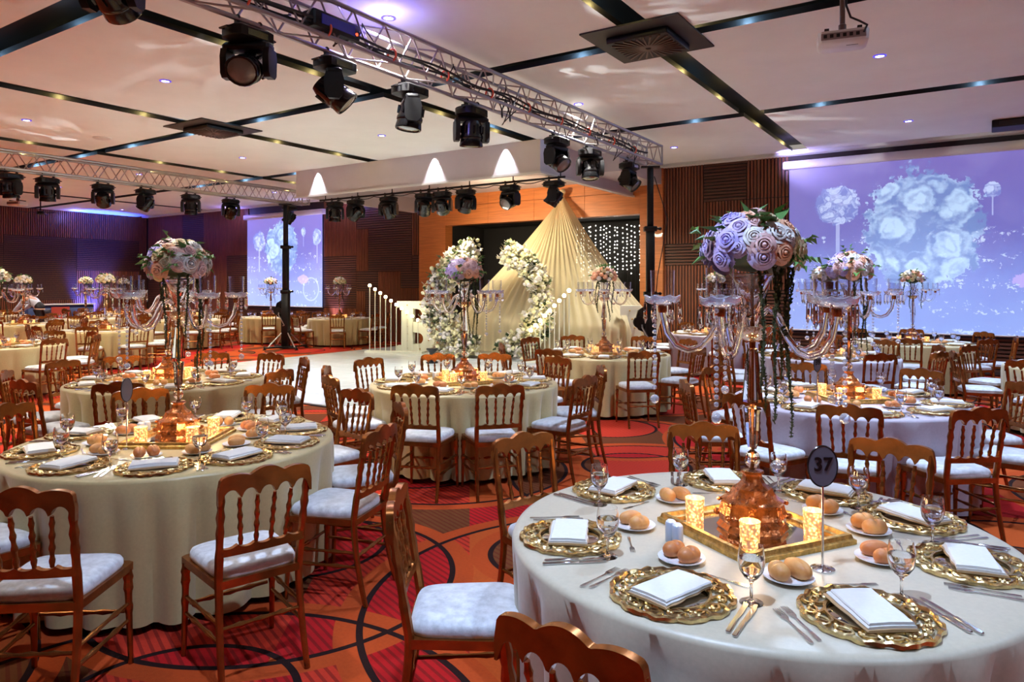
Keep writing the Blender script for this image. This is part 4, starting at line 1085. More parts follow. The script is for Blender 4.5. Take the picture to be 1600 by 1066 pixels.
def charger_meshes(fine):
    ring = MB(); cen = MB()
    cen.lathe([(0.001, 0.0035), (0.104, 0.0035), (0.110, 0.001), (0.11, 0.0), (0.001, 0.0)], 32)
    nn = 40 if fine else 20; sd = 5 if fine else 4
    ring.tube([(0.112 * math.cos(2 * PI * k / nn), 0.112 * math.sin(2 * PI * k / nn), 0.007) for k in range(nn)], 0.0065, sd, closed=True)
    m = 96 if fine else 32
    ring.tube([((0.177 + 0.004 * math.cos(12 * 2 * PI * k / m)) * math.cos(2 * PI * k / m), (0.177 + 0.004 * math.cos(12 * 2 * PI * k / m)) * math.sin(2 * PI * k / m), 0.008 + 0.002 * math.sin(24 * 2 * PI * k / m)) for k in range(m)], [0.0065 + 0.003 * abs(math.sin(24 * PI * k / m)) for k in range(m)], sd, closed=True)
    reps = 14 if fine else 9
    for q in range(reps):
        a0 = 2 * PI * q / reps
        for sg in (-1, 1):
            pts = []
            for k in range(11 if fine else 6):
                t_ = k / (10 if fine else 5); ph = t_ * 4.6
                rr_ = 0.145 + sg * 0.004 + (0.026 - 0.018 * t_) * math.cos(ph) * sg
                aa = a0 + sg * 0.03 + (0.026 - 0.018 * t_) * math.sin(ph) / 0.145 * 1.5
                pts.append((rr_ * math.cos(aa), rr_ * math.sin(aa), 0.007 + 0.004 * t_))
            ring.tube(pts, [0.0062 - 0.0018 * k / len(pts) for k in range(len(pts))], sd)
            ring.sphere(pts[-1], 0.0075, 6, 4)
    return ring.mesh('scrolled_rim', M['gold'], 60), cen.mesh('centre_disc', M['mirror'], 40)
CHG, CHG_FAR = charger_meshes(True), charger_meshes(False)
def fork_mesh():
    mb = MB()
    ol = [(-0.004, -0.10), (0.004, -0.10), (0.005, -0.07), (0.0028, -0.02), (0.0035, 0.03), (0.010, 0.045), (0.011, 0.06)]
    mb.prism([(-0.005, -0.10), (0.005, -0.10), (0.0065, -0.085), (0.0030, -0.02), (0.0035, 0.028), (0.0105, 0.044), (0.0105, 0.056), (-0.0105, 0.056), (-0.0105, 0.044), (-0.0035, 0.028), (-0.0030, -0.02), (-0.0065, -0.085)], 0.001, 0.0035)
    for q in range(4):
        x = -0.0105 + 0.0070 * q * 0.86
        mb.prism([(x, 0.054), (x + 0.0032, 0.054), (x + 0.0024, 0.098), (x + 0.0008, 0.098)], 0.001, 0.0035)
    return mb.mesh('fork', M['steel'], 30)
def knife_meshes():
    h = MB().bevbox(-0.0065, 0.0065, -0.115, -0.02, 0.0005, 0.0075, 0.002).mesh('handle', M['steel'])
    b = MB().prism([(-0.006, -0.022), (0.006, -0.022), (0.0085, 0.02), (0.0085, 0.075), (0.004, 0.105), (-0.004, 0.112), (-0.0065, 0.10)], 0.002, 0.0038).mesh('blade', M['steel'], 30)
    return h, b
def spoon_mesh():
    mb = MB().prism([(-0.005, -0.09), (0.005, -0.09), (0.006, -0.075), (0.0028, -0.01), (0.003, 0.03), (-0.003, 0.03), (-0.0028, -0.01), (-0.006, -0.075)], 0.001, 0.0035)
    mb.sphere((0, 0.048, 0.004), 0.02, 12, 6, (0.62, 1.15, 0.14))
    return mb.mesh('spoon', M['steel'], 50)
FORK, KNIFE, SPOON = fork_mesh(), knife_meshes(), spoon_mesh()
VOT = MB().lathe([(0.030, 0.0), (0.033, 0.004), (0.034, 0.05), (0.036, 0.095), (0.034, 0.095), (0.031, 0.05), (0.029, 0.012), (0.001, 0.012)], 18).mesh('glass_cup', M['votive'], 50)
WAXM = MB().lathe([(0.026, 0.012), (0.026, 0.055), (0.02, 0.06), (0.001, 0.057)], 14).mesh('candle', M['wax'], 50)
FLAME = MB().lathe([(0.001, 0.057), (0.006, 0.066), (0.004, 0.078), (0.0008, 0.090)], 8).mesh('flame', emitter('candle_flame', (1.0, 0.62, 0.2), 20.0))
def tray_meshes(s):
    h = s / 2; mb = MB()
    prof = [(0.0, 0.0), (0.0, 0.016), (0.008, 0.020), (0.012, 0.034), (0.026, 0.036), (0.034, 0.024), (0.046, 0.020), (0.048, 0.010), (0.048, 0.0)]
    rings = []
    for sx, sy in ((-1, -1), (1, -1), (1, 1), (-1, 1)):
        rings.append([(sx * (h - d), sy * (h - d), z) for d, z in prof])
    mb.loft(rings, closed=True)
    return mb.mesh('gilt_frame', M['tray_gold'], 30), MB().box(-h + 0.047, h - 0.047, -h + 0.047, h - 0.047, 0.0, 0.012).mesh('mirror_panel', M['mirror'], 0)
TRAY = tray_meshes(0.50)

# ---- candelabrum: amber gilt base, crystal column, five arms with dishes and hurricane glasses
def candelabrum_meshes():
    D = {}
    base = MB()
    prof = [(0.125, 0.0), (0.130, 0.012), (0.118, 0.03), (0.122, 0.05), (0.128, 0.062), (0.118, 0.075), (0.112, 0.10), (0.116, 0.112), (0.092, 0.125), (0.075, 0.145), (0.070, 0.158), (0.048, 0.172), (0.036, 0.190), (0.034, 0.205), (0.042, 0.212), (0.040, 0.220), (0.018, 0.224)]
    base.lathe(prof, 8, phase=PI / 8)
    for q in range(8):
        a = 2 * PI * (q + 0.5) / 8
        base.sphere((0.128 * math.cos(a), 0.128 * math.sin(a), 0.058), 0.013, 7, 5).sphere((0.120 * math.cos(a), 0.120 * math.sin(a), 0.106), 0.009, 6, 4)
    D['base'] = base.mesh('base', M['amber_gold'], 25)
    col = MB()
    col.lathe([(0.008, 0.222), (0.026, 0.245), (0.030, 0.262), (0.024, 0.282), (0.008, 0.296)], 12)
    col.lathe([(0.014, 0.300), (0.024, 0.325), (0.030, 0.43), (0.034, 0.455), (0.012, 0.460)], 8)
    D['column'] = col.mesh('crystal_column', M['crystal'], 25)
    D['obelisk'] = MB().lathe([(0.040, 0.478), (0.038, 0.50), (0.022, 0.66), (0.018, 0.675)], 8).mesh('crystal_obelisk', M['crystal_warm'], 25)
    D['rod'] = MB().lathe([(0.005, 0.21), (0.005, 0.30), (0.007, 0.455), (0.013, 0.462), (0.013, 0.478), (0.006, 0.482), (0.006, 0.675), (0.012, 0.678), (0.012, 0.70), (0.006, 0.705), (0.006, 0.98)], 8).mesh('rod', M['copper'], 40)
    D['bowl'] = MB().lathe([(0.015, 0.700), (0.045, 0.712), (0.072, 0.740), (0.080, 0.760), (0.076, 0.762), (0.045, 0.750), (0.012, 0.735)], 16).mesh('amber_bowl', M['amber'], 40)
    D['vase'] = MB().lathe([(0.020, 0.755), (0.034, 0.80), (0.042, 0.86), (0.066, 0.93), (0.085, 0.955), (0.080, 0.957), (0.058, 0.92), (0.036, 0.86), (0.01, 0.78)], 16).mesh('flower_vase', M['crystal'], 40)
    pts = [(0.035, 0, 0.80), (0.07, 0, 0.83), (0.11, 0, 0.80), (0.15, 0, 0.72), (0.19, 0, 0.675), (0.235, 0, 0.662), (0.28, 0, 0.680), (0.315, 0, 0.73), (0.33, 0, 0.80), (0.332, 0, 0.835)]
    # smooth the arm
    sm = []
    for k in range(len(pts) - 1):
        for t_ in (0, 0.5): sm.append(tuple(a + (b - a) * t_ for a, b in zip(pts[k], pts[k + 1])))
    sm.append(pts[-1])
    D['arm'] = MB().tube(sm, 0.0125, 10).mesh('arm', M['crystal'], 60)
    D['cap'] = MB().lathe([(0.016, 0.806), (0.018, 0.812), (0.018, 0.832), (0.010, 0.838)], 10, (0.332, 0, 0)).mesh('socket', M['copper'], 40)
    dish = MB(); n = 24
    def sc(i, r, dz): a = 2 * PI * i / n; w = 1 + 0.05 * math.cos(8 * a); return (r * w * math.cos(a), r * w * math.sin(a), dz + 0.005 * math.cos(8 * a) * (r > 0.06))
    dish.loft([[sc(i, r, z) for i in range(n)] for r, z in ((0.015, 0.0), (0.050, 0.004), (0.066, 0.016), (0.070, 0.034), (0.067, 0.035), (0.060, 0.018), (0.045, 0.010), (0.002, 0.009))])
    D['dish'] = dish.mesh('bobeche_dish', M['crystal_cut'], 40)
    D['hurricane'] = MB().lathe([(0.043, 0.012), (0.044, 0.02), (0.047, 0.135), (0.0455, 0.135), (0.0425, 0.02), (0.001, 0.014)], 20).mesh('hurricane_glass', M['glass'], 50)
    D['drop'] = MB().lathe([(0.002, 0.0), (0.006, -0.008), (0.007, -0.05), (0.0085, -0.066), (0.001, -0.085)], 6).mesh('crystal_drop', M['crystal'], 20)
    ch = MB(); z = 0.0
    for q in range(14): ch.sphere((0, 0, -0.012 - 0.024 * q), 0.009, 6, 5)
    ch.sphere((0, 0, -0.37), 0.018, 8, 6)
    D['chain'] = ch.mesh('bead_chain', M['crystal_cut'], 40)
    return D
CD = candelabrum_meshes()
def candelabrum(loc, rz, label, near):
    c = empty('candelabrum', loc, rz, label, 'candelabrum', None)
    put('base', CD['base'], c); put('crystal_column', CD['column'], c); put('crystal_obelisk', CD['obelisk'], c); put('rod', CD['rod'], c); put('amber_bowl', CD['bowl'], c); put('flower_vase', CD['vase'], c)
    for q in range(5):
        a = 2 * PI * q / 5
        put('arm', CD['arm'], c, rot=(0, 0, a))
        put('socket', CD['cap'], c, rot=(0, 0, a))
        p = (0.332 * math.cos(a), 0.332 * math.sin(a), 0.836)
        d = put('bobeche_dish', CD['dish'], c, p)
        put('hurricane_glass', CD['hurricane'], c, p)
        if near:
            for k in range(6): put('crystal_drop', CD['drop'], d, (0.066 * math.cos(k * PI / 3), 0.066 * math.sin(k * PI / 3), 0.012))
            put('bead_chain', CD['chain'], d, (0.03 * math.cos(a), 0.03 * math.sin(a), 0.002))
        else:
            for k in range(3): put('crystal_drop', CD['drop'], d, (0.066 * math.cos(k * PI / 1.5), 0.066 * math.sin(k * PI / 1.5), 0.012))
    return c

def bouquet(loc, rz, label, near, palette, seed):
    r = random.Random(seed)
    b = empty('flower_bouquet', loc, rz, label, 'bouquet', None)
    core = MB().sphere((0, 0, 0.045), 0.128, 12, 8, (1, 1, 0.72)).build('foliage_core', M['leaf_dark'], b)
    if near:
        n = 46
        for k in range(n):
            zf = 1 - 1.32 * (k + 0.5) / n; a = k * 2.39996
            s = math.sqrt(max(0, 1 - zf * zf)); d = Vector((s * math.cos(a), s * math.sin(a), zf))
            d += Vector((r.uniform(-.1, .1), r.uniform(-.1, .1), r.uniform(-.08, .08))); d.normalize()
            side = d.dot(Vector((math.cos(R(213)), math.sin(R(213)), 0)))          # blue light on one flank, put into the rose colours
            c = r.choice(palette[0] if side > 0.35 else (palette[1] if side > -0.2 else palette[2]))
            p = Vector((d.x * 0.150, d.y * 0.150, 0.035 + d.z * 0.118))
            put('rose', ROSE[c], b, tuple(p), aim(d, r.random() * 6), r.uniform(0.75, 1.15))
        for k in range(34):
            zf = 1 - 1.3 * r.random(); a = r.random() * 2 * PI; s = math.sqrt(max(0, 1 - zf * zf))
            d = Vector((s * math.cos(a), s * math.sin(a), zf)); p = Vector((d.x * 0.155, d.y * 0.155, 0.035 + d.z * 0.125))
            tdir = (d + Vector((r.uniform(-1, 1), r.uniform(-1, 1), r.uniform(-.6, .6)))).normalized()
            o = put('leaf' if k % 3 else 'leaf_sprig', LEAF if k % 3 else SPRIG, b, tuple(p), None, r.uniform(0.7, 1.1))
            o.rotation_euler = tdir.to_track_quat('Y', 'Z').to_euler()
        for k in range(6):
            a = -1.1 + k * 0.5 + r.uniform(-.1, .1) - rz
            put('trailing_vine', VINES[k % 4], b, (0.13 * math.cos(a), 0.13 * math.sin(a), -0.03), (0, 0, r.random() * 6), (0.75, 0.75, 1))
    else:
        cols = {}
        for k in range(40):
            zf = 1 - 1.3 * (k + 0.5) / 40; a = k * 2.39996; s = math.sqrt(max(0, 1 - zf * zf))
            d = Vector((s * math.cos(a), s * math.sin(a), zf)); p = (d.x * 0.155, d.y * 0.155, 0.035 + d.z * 0.12)
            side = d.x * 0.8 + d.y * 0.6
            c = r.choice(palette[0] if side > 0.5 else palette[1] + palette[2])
            cols.setdefault(c, MB()).sphere(p, 0.040 * r.uniform(0.8, 1.1), 7, 5, (1, 1, 0.9))
        for c, mb in cols.items():
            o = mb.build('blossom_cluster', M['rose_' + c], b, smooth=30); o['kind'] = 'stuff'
        lf = MB()
        for k in range(26):
            zf = 1 - 1.3 * r.random(); a = r.random() * 2 * PI; s = math.sqrt(max(0, 1 - zf * zf))
            d = Vector((s * math.cos(a), s * math.sin(a), zf))
            lf.M = Matrix.Translation((d.x * 0.16, d.y * 0.16, 0.035 + d.z * 0.13)) @ d.to_track_quat('Y', 'Z').to_matrix().to_4x4(); leaf_shape(lf, 0.07, 0.02)
        o = lf.build('leaf_cluster', M['leaf'], b, smooth=0); o['kind'] = 'stuff'
        for k in range(4):
            a = k * 1.5; put('trailing_vine', VINES[k % 3], b, (0.13 * math.cos(a), 0.13 * math.sin(a), -0.03))
    return b

def number_stand(loc, face, text, label):
    s = empty('table_number_stand', loc, face, label, 'number stand')
    MB().lathe([(0.038, 0.0), (0.038, 0.004), (0.010, 0.010), (0.004, 0.016), (0.0035, 0.27), (0.001, 0.272)], 20).build('stand', M['steel'], s)
    oval = [(0.048 * math.cos(2 * PI * k / 36), 0.066 * math.sin(2 * PI * k / 36)) for k in range(36)]
    MB().prism(oval, -0.0015, 0.0015).build('oval_plate', mat('smoked_plate', (0.10, 0.10, 0.13), 0.2, coat=0.4), s, (0, 0, 0.335), (R(90), 0, 0))
    MB().tube([(x, 0, z + 0.335) for x, z in oval], 0.003, 6, closed=True).build('rim', M['black_gloss'], s)
    if text:
        put('number', text_mesh('number', text, 0.062, 0.001, M['black_gloss']), s, (0, -0.003, 0.340), (R(90), 0, 0))
    return s
# ------------------------------------------------------------------ the laid tables
def wdir(deg): a = R(deg + HEAD); return (math.cos(a), math.sin(a))
W1 = (['blue_lit', 'violet_lit', 'blue_lit'], ['pink', 'white', 'violet_lit', 'peach'], ['white', 'cream', 'peach', 'white'])
W2 = (['violet_lit', 'pink', 'blue_lit'], ['peach', 'peach', 'cream', 'pink', 'white'], ['pink', 'cream', 'white', 'peach'])
W3 = (['blue_lit', 'violet_lit'], ['pink', 'peach', 'violet_lit'], ['peach', 'pink'])
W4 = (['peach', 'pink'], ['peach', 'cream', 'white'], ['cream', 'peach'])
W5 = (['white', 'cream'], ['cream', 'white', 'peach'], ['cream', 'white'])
def ring(n, ph): return [ph + 360.0 * k / n for k in range(n)]
T = [  # key, x, z, handle, label, cloth, detail, chairs (angle or (angle, reach)), settings, tray angle, palette
    ('t1', 0.90, 2.66, 'number 37 table', 'round table in cloth paled for bluish light bearing the number 37 stand', 3, 2, [41, 81.5, 130, 180, (234, 1.05)], [187, 232, 277, 332, 10, 44.5, 83, 129], 24, W1),
    ('t2', -2.00, 4.26, 'table opposite number 37', 'round khaki-clothed table across the carpet from number 37', 0, 2, [(275, 1.30), (307, 1.30), 344, 16, 51, 85, 126, 164, 205, 240], [250, 285, 318, 350, 22, 55, 90, 130, 170, 210], 0, W2),
    ('t3', -3.39, 7.00, "dance-floor corner table", 'round khaki-clothed table at the corner of the white dance floor', 1, 2, [280, 340, 30, 62, 95, 137, 164, 205, 243], ring(9, 20), 10, W2),
    ('t4', -0.46, 6.85, "dance-floor front table", 'round khaki-clothed table fronting the dance floor opposite the flower ring', 1, 2, [257, 286, 325, 0, 44, 78, 108, 145, 180, 214], ring(9, 14), 20, W3),
    ('t5', 2.75, 5.80, 'purple-lit table behind 37', 'round purple-light-tinted table behind number 37 between it and the screen', 2, 2, [245, 279, 318, 355, 38, 81, 126, 180, 215], ring(9, 20), 4, W2),
    ('t6', 1.27, 9.80, "table before the canopy", 'round khaki-clothed table before the draped canopy and letter V', 1, 1, [282, 325, 20, 60, 100, 140, 185, 235], ring(10, 10), 8, W4),
    ('t7', -8.05, 11.1, "far truss table", 'round table under the far aluminium truss', 0, 1, ring(9, 12), ring(10, 10), 0, W5),
    ('t13', 4.20, 9.50, "purple-lit screen-side table", 'round purple-light-tinted table below the large screen', 2, 1, ring(9, 30), ring(10, 10), 10, W4),
    ('t14', 6.60, 11.7, "khaki screen-side table", 'round khaki-clothed table pushed close to the large screen', 1, 1, ring(8, 12), ring(10, 10), 0, W2),
    ('t15', 6.60, 8.0, "screen row end table", 'round table at the end of the row before the large screen', 0, 1, ring(8, 25), ring(10, 10), 0, None),
    ('t12', 4.0, 13.95, "orange pillar table", 'round purple-light-tinted table by the orange pillar and slatted wall', 2, 1, ring(9, 18), ring(10, 10), 0, W5),
    ('t8', -8.58, 15.0, "table beyond the truss", 'round khaki-clothed table just beyond the far truss', 1, 0, ring(9, 5), ring(10, 10), 0, W5),
    ('t9', -9.00, 19.6, "table between truss and screen", 'round khaki-clothed table midway between far truss and small screen', 0, 0, ring(8, 30), ring(10, 10), 0, W5),
    ('t10', -7.30, 21.5, "small-screen table", 'round khaki-clothed table below the small projection screen', 1, 0, ring(8, 20), ring(10, 10), 0, W2),
    ('t11', -5.0, 20.6, "bulb-stand table", 'round golden-clothed table between small screen and bulb stand', 1, 0, [(232, 1.2), (278, 1.2), 330, 20, 80, 130, 170, 205], ring(10, 10), 0, W5),
    ('t17', -11.9, 17.3, "second table beyond the truss", 'round table second beyond the far truss, towards the dark wall', 0, 0, ring(8, 12), ring(10, 10), 0, W5),
    ('t19', -12.0, 20.0, "table by the waiter", 'round table beside the bending waiter', 1, 0, ring(8, 22), ring(10, 10), 0, W5),
    ('t18', -12.8, 23.4, "blue-lit wall table", 'round table in front of the blue-lit slatted wall', 0, 0, ring(8, 2), ring(10, 10), 0, W5),
    ('t21', -10.1, 22.6, "far corner table", 'round table in the far corner between dark wall and small screen', 1, 0, ring(8, 33), ring(10, 10), 0, None),
    ('t20', -16.2, 22.3, "waiter's table", 'round table that the waiter in the pale shirt leans over', 0, 0, ring(7, 60), ring(10, 10), 0, W5),
    ('t22', -14.2, 25.0, "low cabinet table", 'round table beside the low cabinet at the dark wall', 0, 0, ring(8, 18), ring(10, 10), 0, None),
]
MARKS = {'the flower ring': (-9.12, 12.86), 'the large screen': (-0.6, 16.0), 'the small screen': (-19.9, 16.0), 'the dance floor': (-10.0, 9.5), 'the dark wall': (-28.5, 7.0), 'the orange pillar': (-6.5, 16.0)}
POS = {t[0]: at(t[1], t[2]) for t in T}
SHORT = {'t1': 'number 37 table', 't5': 'the purple-lit table', 't3': 'the corner table', 't4': 'the front table', 't6': 'the canopy table', 't7': 'the truss table'}
def side_phrases(key, angs):
    """one phrase per seat: what the seat's side of the table looks towards (or away from), each used once per table"""
    cx, cy = POS[key]
    cand = []
    for nm, (mx, my) in MARKS.items():
        a = math.degrees(math.atan2(my - cy, mx - cx)); cand += [('towards ' + nm, a, 0), ('away from ' + nm, a + 180, 12)]
    for k2, nm in SHORT.items():
        if k2 == key: continue
        mx, my = POS[k2]
        if math.dist((cx, cy), (mx, my)) > 8.5: continue
        a = math.degrees(math.atan2(my - cy, mx - cx)); cand += [('towards ' + nm, a, 4), ('away from ' + nm, a + 180, 14)]
    prs = sorted((abs((wa + HEAD - a + 180) % 360 - 180) + pen, i, ph) for i, wa in enumerate(angs) for ph, a, pen in cand)
    out, used = {}, set()
    for d, i, ph in prs:
        if i in out or ph in used: continue
        out[i] = ph; used.add(ph)
        if len(out) == len(angs): break
    return [out.get(i, 'its open side') for i in range(len(angs))]

CHAIRS_AT = [(-5.1, 12.35), (-15.65, 12.62), (-27.9, 12.4), (-27.9, 11.6), (-27.9, 13.2), at(-14.55, 22.0)]
for key, x, z, handle, tlabel, ci, lod, chairs_, sets_, trot, pal in T:
    cx, cy = at(x, z)
    rnd = random.Random(key)
    tb = empty('round_table', (cx, cy, 0), R(rnd.uniform(0, 360)), tlabel, 'table')
    put('tablecloth', CLOTHS[ci], tb)
    MB().lathe([(0.80, 0.70), (0.80, 0.752), (0.02, 0.753)], 32).lathe([(0.30, 0.0), (0.30, 0.04), (0.06, 0.07), (0.06, 0.70)], 16).build('table_frame', M['black_metal'], tb) if key == 't1' else None
    # chairs
    ca = [c if isinstance(c, tuple) else (c, 1.06 if lod == 2 else 1.10) for c in chairs_]
    if lod < 2: ca = [(a + rnd.uniform(-4, 4), r + rnd.uniform(-0.01, 0.07)) for a, r in ca]
    ph = side_phrases(key, [a for a, r in ca])
    for (a, r), s in zip(ca, ph):
        d = wdir(a); p = (cx + d[0] * r, cy + d[1] * r, 0)
        kx, kz = CH * p[0] + SH * p[1], -SH * p[0] + CH * p[1]
        rz = R(a + HEAD + 90) + rnd.uniform(-0.10, 0.10)
        if lod < 2 and any(math.dist(p[:2], q) < 0.55 for q in CHAIRS_AT): continue
        if lod < 2 and any(k2 != key and math.dist(p[:2], POS[k2]) < 1.02 for k2 in POS): continue
        CHAIRS_AT.append(p[:2])
        if lod == 2: chair(p, rz, 'gold spindle chair at the %s, %s' % (handle, s), 'chairs at the ' + handle, True)
        elif lod == 1: chair(p, rz, 'gold spindle chair at the %s, %s' % (handle, s), 'chairs at the ' + handle, key == 't6')
        else: chair(p, rz, 'gold spindle chair at the %s, %s' % (handle, s), 'chairs at the ' + handle, False)
    # places
    sp = side_phrases(key, sets_)
    for k, (a, s) in enumerate(zip(sets_, sp)):
        a += rnd.uniform(-2, 2); d = wdir(a); rz = R(a + HEAD + 90)
        e_r, e_t = Vector((d[0], d[1], 0)), Vector((-d[1], d[0], 0))
        C = Vector((cx, cy, TH + 0.0005))
        where = ' at the %s, %s' % (handle, s)
        def item(name, meshes, rad, tan, dz, turn, what, cat, grp, scale=None):
            p = C + e_r * rad + e_t * tan + Vector((0, 0, dz))
            if len(meshes) == 1:
                o = put(name, meshes[0][1], None, tuple(p), (0, 0, rz + turn), scale); tag(o, what + where, cat, grp + ' at the ' + handle)
            else:
                o = empty(name, tuple(p), rz + turn, what + where, cat, grp + ' at the ' + handle)
                for n2, me in meshes: put(n2, me, o)
            return o
        cg = CHG if lod == 2 else CHG_FAR
        if lod: item('charger_plate', [('scrolled_rim', cg[0]), ('centre_disc', cg[1])], 0.690, 0, 0, rnd.random() * 6, 'gold filigree charger plate', 'charger plate', 'charger plates')
        nv = rnd.randrange(3); nt = rnd.uniform(-0.3, 0.3) + (PI / 2 if (key == 't1' and k in (0, 3)) or rnd.random() < 0.35 else 0) + PI / 2
        item('napkin', [('folded_linen', NAPS[nv][0]), ('hem_layer', NAPS[nv][1])], 0.695 if lod else 0.73, 0, 0.0155 if lod else 0, nt, 'folded white napkin', 'napkin', 'napkins').scale = (1.12, 1.12, 1.0)
        item('water_goblet', [('bowl_and_stem', GOB), ('water', WAT)], 0.60 + rnd.uniform(-0.02, 0.02), 0.19 + rnd.uniform(-0.02, 0.02), 0, 0, 'stemmed glass of water', 'goblet', 'goblets')
        if lod:
            item('bread_plate', [('bread_plate', PLATE)], 0.425, -0.09, 0, 0, 'small white bread plate', 'plate', 'bread plates')
            rk = rnd.randrange(4); ta = rnd.uniform(-0.5, 0.5) + PI / 2
            sc = rnd.uniform(1.02, 1.2)
            item('bread_roll', [('bread_roll', ROLLS[rk])], 0.425 + 0.034 * math.cos(ta), -0.09 + 0.034 * math.sin(ta), 0.0095, ta, 'crusty roll nearer the knives', 'bread roll', 'bread rolls', sc)
            item('bread_roll', [('bread_roll', ROLLS[(rk + 2) % 4 if rnd.random() < .3 else rk])], 0.425 - 0.034 * math.cos(ta), -0.09 - 0.034 * math.sin(ta), 0.0095, ta + rnd.uniform(-0.3, 0.3), 'crusty roll nearer the forks', 'bread roll', 'bread rolls', sc * 0.97)
        if lod == 2:
            t1_ = rnd.uniform(-0.12, 0.12)
            item('table_fork', [('fork', FORK)], 0.70, -0.206, 0, t1_, 'inner steel fork', 'fork', 'inner forks')
            item('table_fork', [('fork', FORK)], 0.71, -0.234, 0, t1_ * 0.8, 'outer steel fork', 'fork', 'outer forks')
            item('table_knife', [('handle', KNIFE[0]), ('blade', KNIFE[1])], 0.70, 0.206, 0, -t1_, 'inner steel knife', 'knife', 'inner knives')
            item('table_knife', [('handle', KNIFE[0]), ('blade', KNIFE[1])], 0.71, 0.232, 0, -t1_ * 0.7, 'outer steel knife', 'knife', 'outer knives')
            item('dessert_fork', [('fork', FORK)], 0.487, 0.085, 0, -PI / 2 + rnd.uniform(-.2, .2), 'dessert fork', 'fork', 'dessert forks', 0.8)
    # centre of the table
    tr = R(trot + HEAD)
    ty = empty('mirror_tray', (cx, cy, TH + 0.0005), tr, 'gilt-framed square mirror tray on the ' + handle, 'tray')
    put('gilt_frame', TRAY[0], ty); put('mirror_panel', TRAY[1], ty)
    n_v = 4 if lod == 2 else 3
    vang = [225, 315, 45, 135]
    vs_ = side_phrases(key, [trot + a for a in vang])
    for a, s in zip(vang, vs_):
        p = Vector((math.cos(R(a) + tr), math.sin(R(a) + tr), 0)) * 0.21
        v = empty('votive_candle', (cx + p.x, cy + p.y, TH + 0.0128), rnd.random() * 6, 'lit gold glass votive on the %s, %s' % (handle, s), 'candle', 'votives on the ' + handle)
        put('glass_cup', VOT, v); put('candle', WAXM, v)
        if lod == 2:
            put('flame', FLAME, v)
            lamp('candle_light', 'POINT', (cx + p.x, cy + p.y, TH + 0.14), 0.9, (1.0, 0.60, 0.25), 0.03)
    if pal is not None:
        start = {'t1': 233, 't2': 178, 't4': 20, 't5': 200}.get(key, rnd.uniform(0, 72))
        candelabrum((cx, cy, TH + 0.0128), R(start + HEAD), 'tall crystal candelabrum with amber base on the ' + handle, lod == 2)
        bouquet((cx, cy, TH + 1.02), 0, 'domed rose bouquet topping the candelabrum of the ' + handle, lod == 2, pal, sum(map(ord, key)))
    # shakers
    if lod == 2:
        sa = {'t1': 200, 't5': 235}.get(key, 150); d = wdir(sa); e = Vector((-d[1], d[0], 0))
        for q, kind in ((-0.021, 'salt'), (0.021, 'pepper')):
            p = Vector((cx + d[0] * 0.34, cy + d[1] * 0.34, TH + 0.0005)) + e * q
            o = empty('shaker', tuple(p), 0, 'pale blue %s shaker on the %s' % (kind, handle), 'shaker')
            MB().lathe([(0.018, 0.0), (0.020, 0.004), (0.020, 0.066), (0.018, 0.072)], 16).build('body', M['shaker'], o)
            MB().lathe([(0.018, 0.072), (0.012, 0.078), (0.001, 0.079)], 16).build('cap', M['porcelain'], o)

def stand_at(x, z, face, text, label):
    number_stand((*at(x, z), TH + 0.0005), R(HEAD + face), text, label)
stand_at(1.01, 2.31, 0, '37', 'tall stand with a smoked oval number plate on the number 37 table')
stand_at(2.33, 5.42, 35, '39', 'dark oval number plate on a stand between goblets of the purple-light-tinted table')
stand_at(-2.18, 4.02, 82, '', 'table number stand turned edge-on on the table opposite number 37')

# ------------------------------------------------------------------ waiter and far cabinet
def skinned(name, joints, edges, m, parent, root=0):
    me = bpy.data.meshes.new(name)
    me.from_pydata([j[0] for j in joints], edges, [])
    me.materials.append(m)
    o = put(name, me, parent)
    sk = o.modifiers.new('skin', 'SKIN')
    for v, j in zip(me.skin_vertices[0].data, joints):
        v.radius = j[1] if isinstance(j[1], tuple) else (j[1], j[1])
    me.skin_vertices[0].data[root].use_root = True
    sd = o.modifiers.new('sub', 'SUBSURF'); sd.levels = 2; sd.render_levels = 2
    for p in me.polygons: p.use_smooth = True
    return o
wt = empty('person', (*at(-14.55, 22.0), 0), R(HEAD + 90), 'person in pale blue shirt and black waistcoat bending over a table', 'person')
# local +Y is where the person leans
J = [((0, 0, 0.95), (0.15, 0.11)), ((0, 0.16, 1.14), (0.14, 0.11)), ((0, 0.36, 1.30), (0.17, 0.11)), ((0, 0.46, 1.37), 0.06), ((0, 0.56, 1.44), (0.075, 0.09)), ((0, 0.60, 1.52), (0.07, 0.085)),
     ((0.20, 0.38, 1.30), 0.055), ((0.25, 0.56, 1.08), 0.045), ((0.16, 0.76, 0.93), 0.035), ((0.14, 0.84, 0.90), 0.03),
     ((-0.20, 0.38, 1.30), 0.055), ((-0.26, 0.54, 1.08), 0.045), ((-0.18, 0.74, 0.92), 0.035), ((-0.16, 0.82, 0.89), 0.03),
     ((0.10, 0.0, 0.88), 0.09), ((0.11, 0.03, 0.48), 0.065), ((0.11, -0.02, 0.09), 0.045), ((0.11, 0.13, 0.035), 0.035),
     ((-0.10, 0.0, 0.88), 0.09), ((-0.11, 0.03, 0.48), 0.065), ((-0.11, -0.04, 0.09), 0.045), ((-0.11, 0.11, 0.035), 0.035)]
E = [(0, 1), (1, 2), (2, 3), (3, 4), (4, 5), (2, 6), (6, 7), (7, 8), (8, 9), (2, 10), (10, 11), (11, 12), (12, 13), (0, 14), (14, 15), (15, 16), (16, 17), (0, 18), (18, 19), (19, 20), (20, 21)]
skinned('body', J, E, M['skin'], wt)
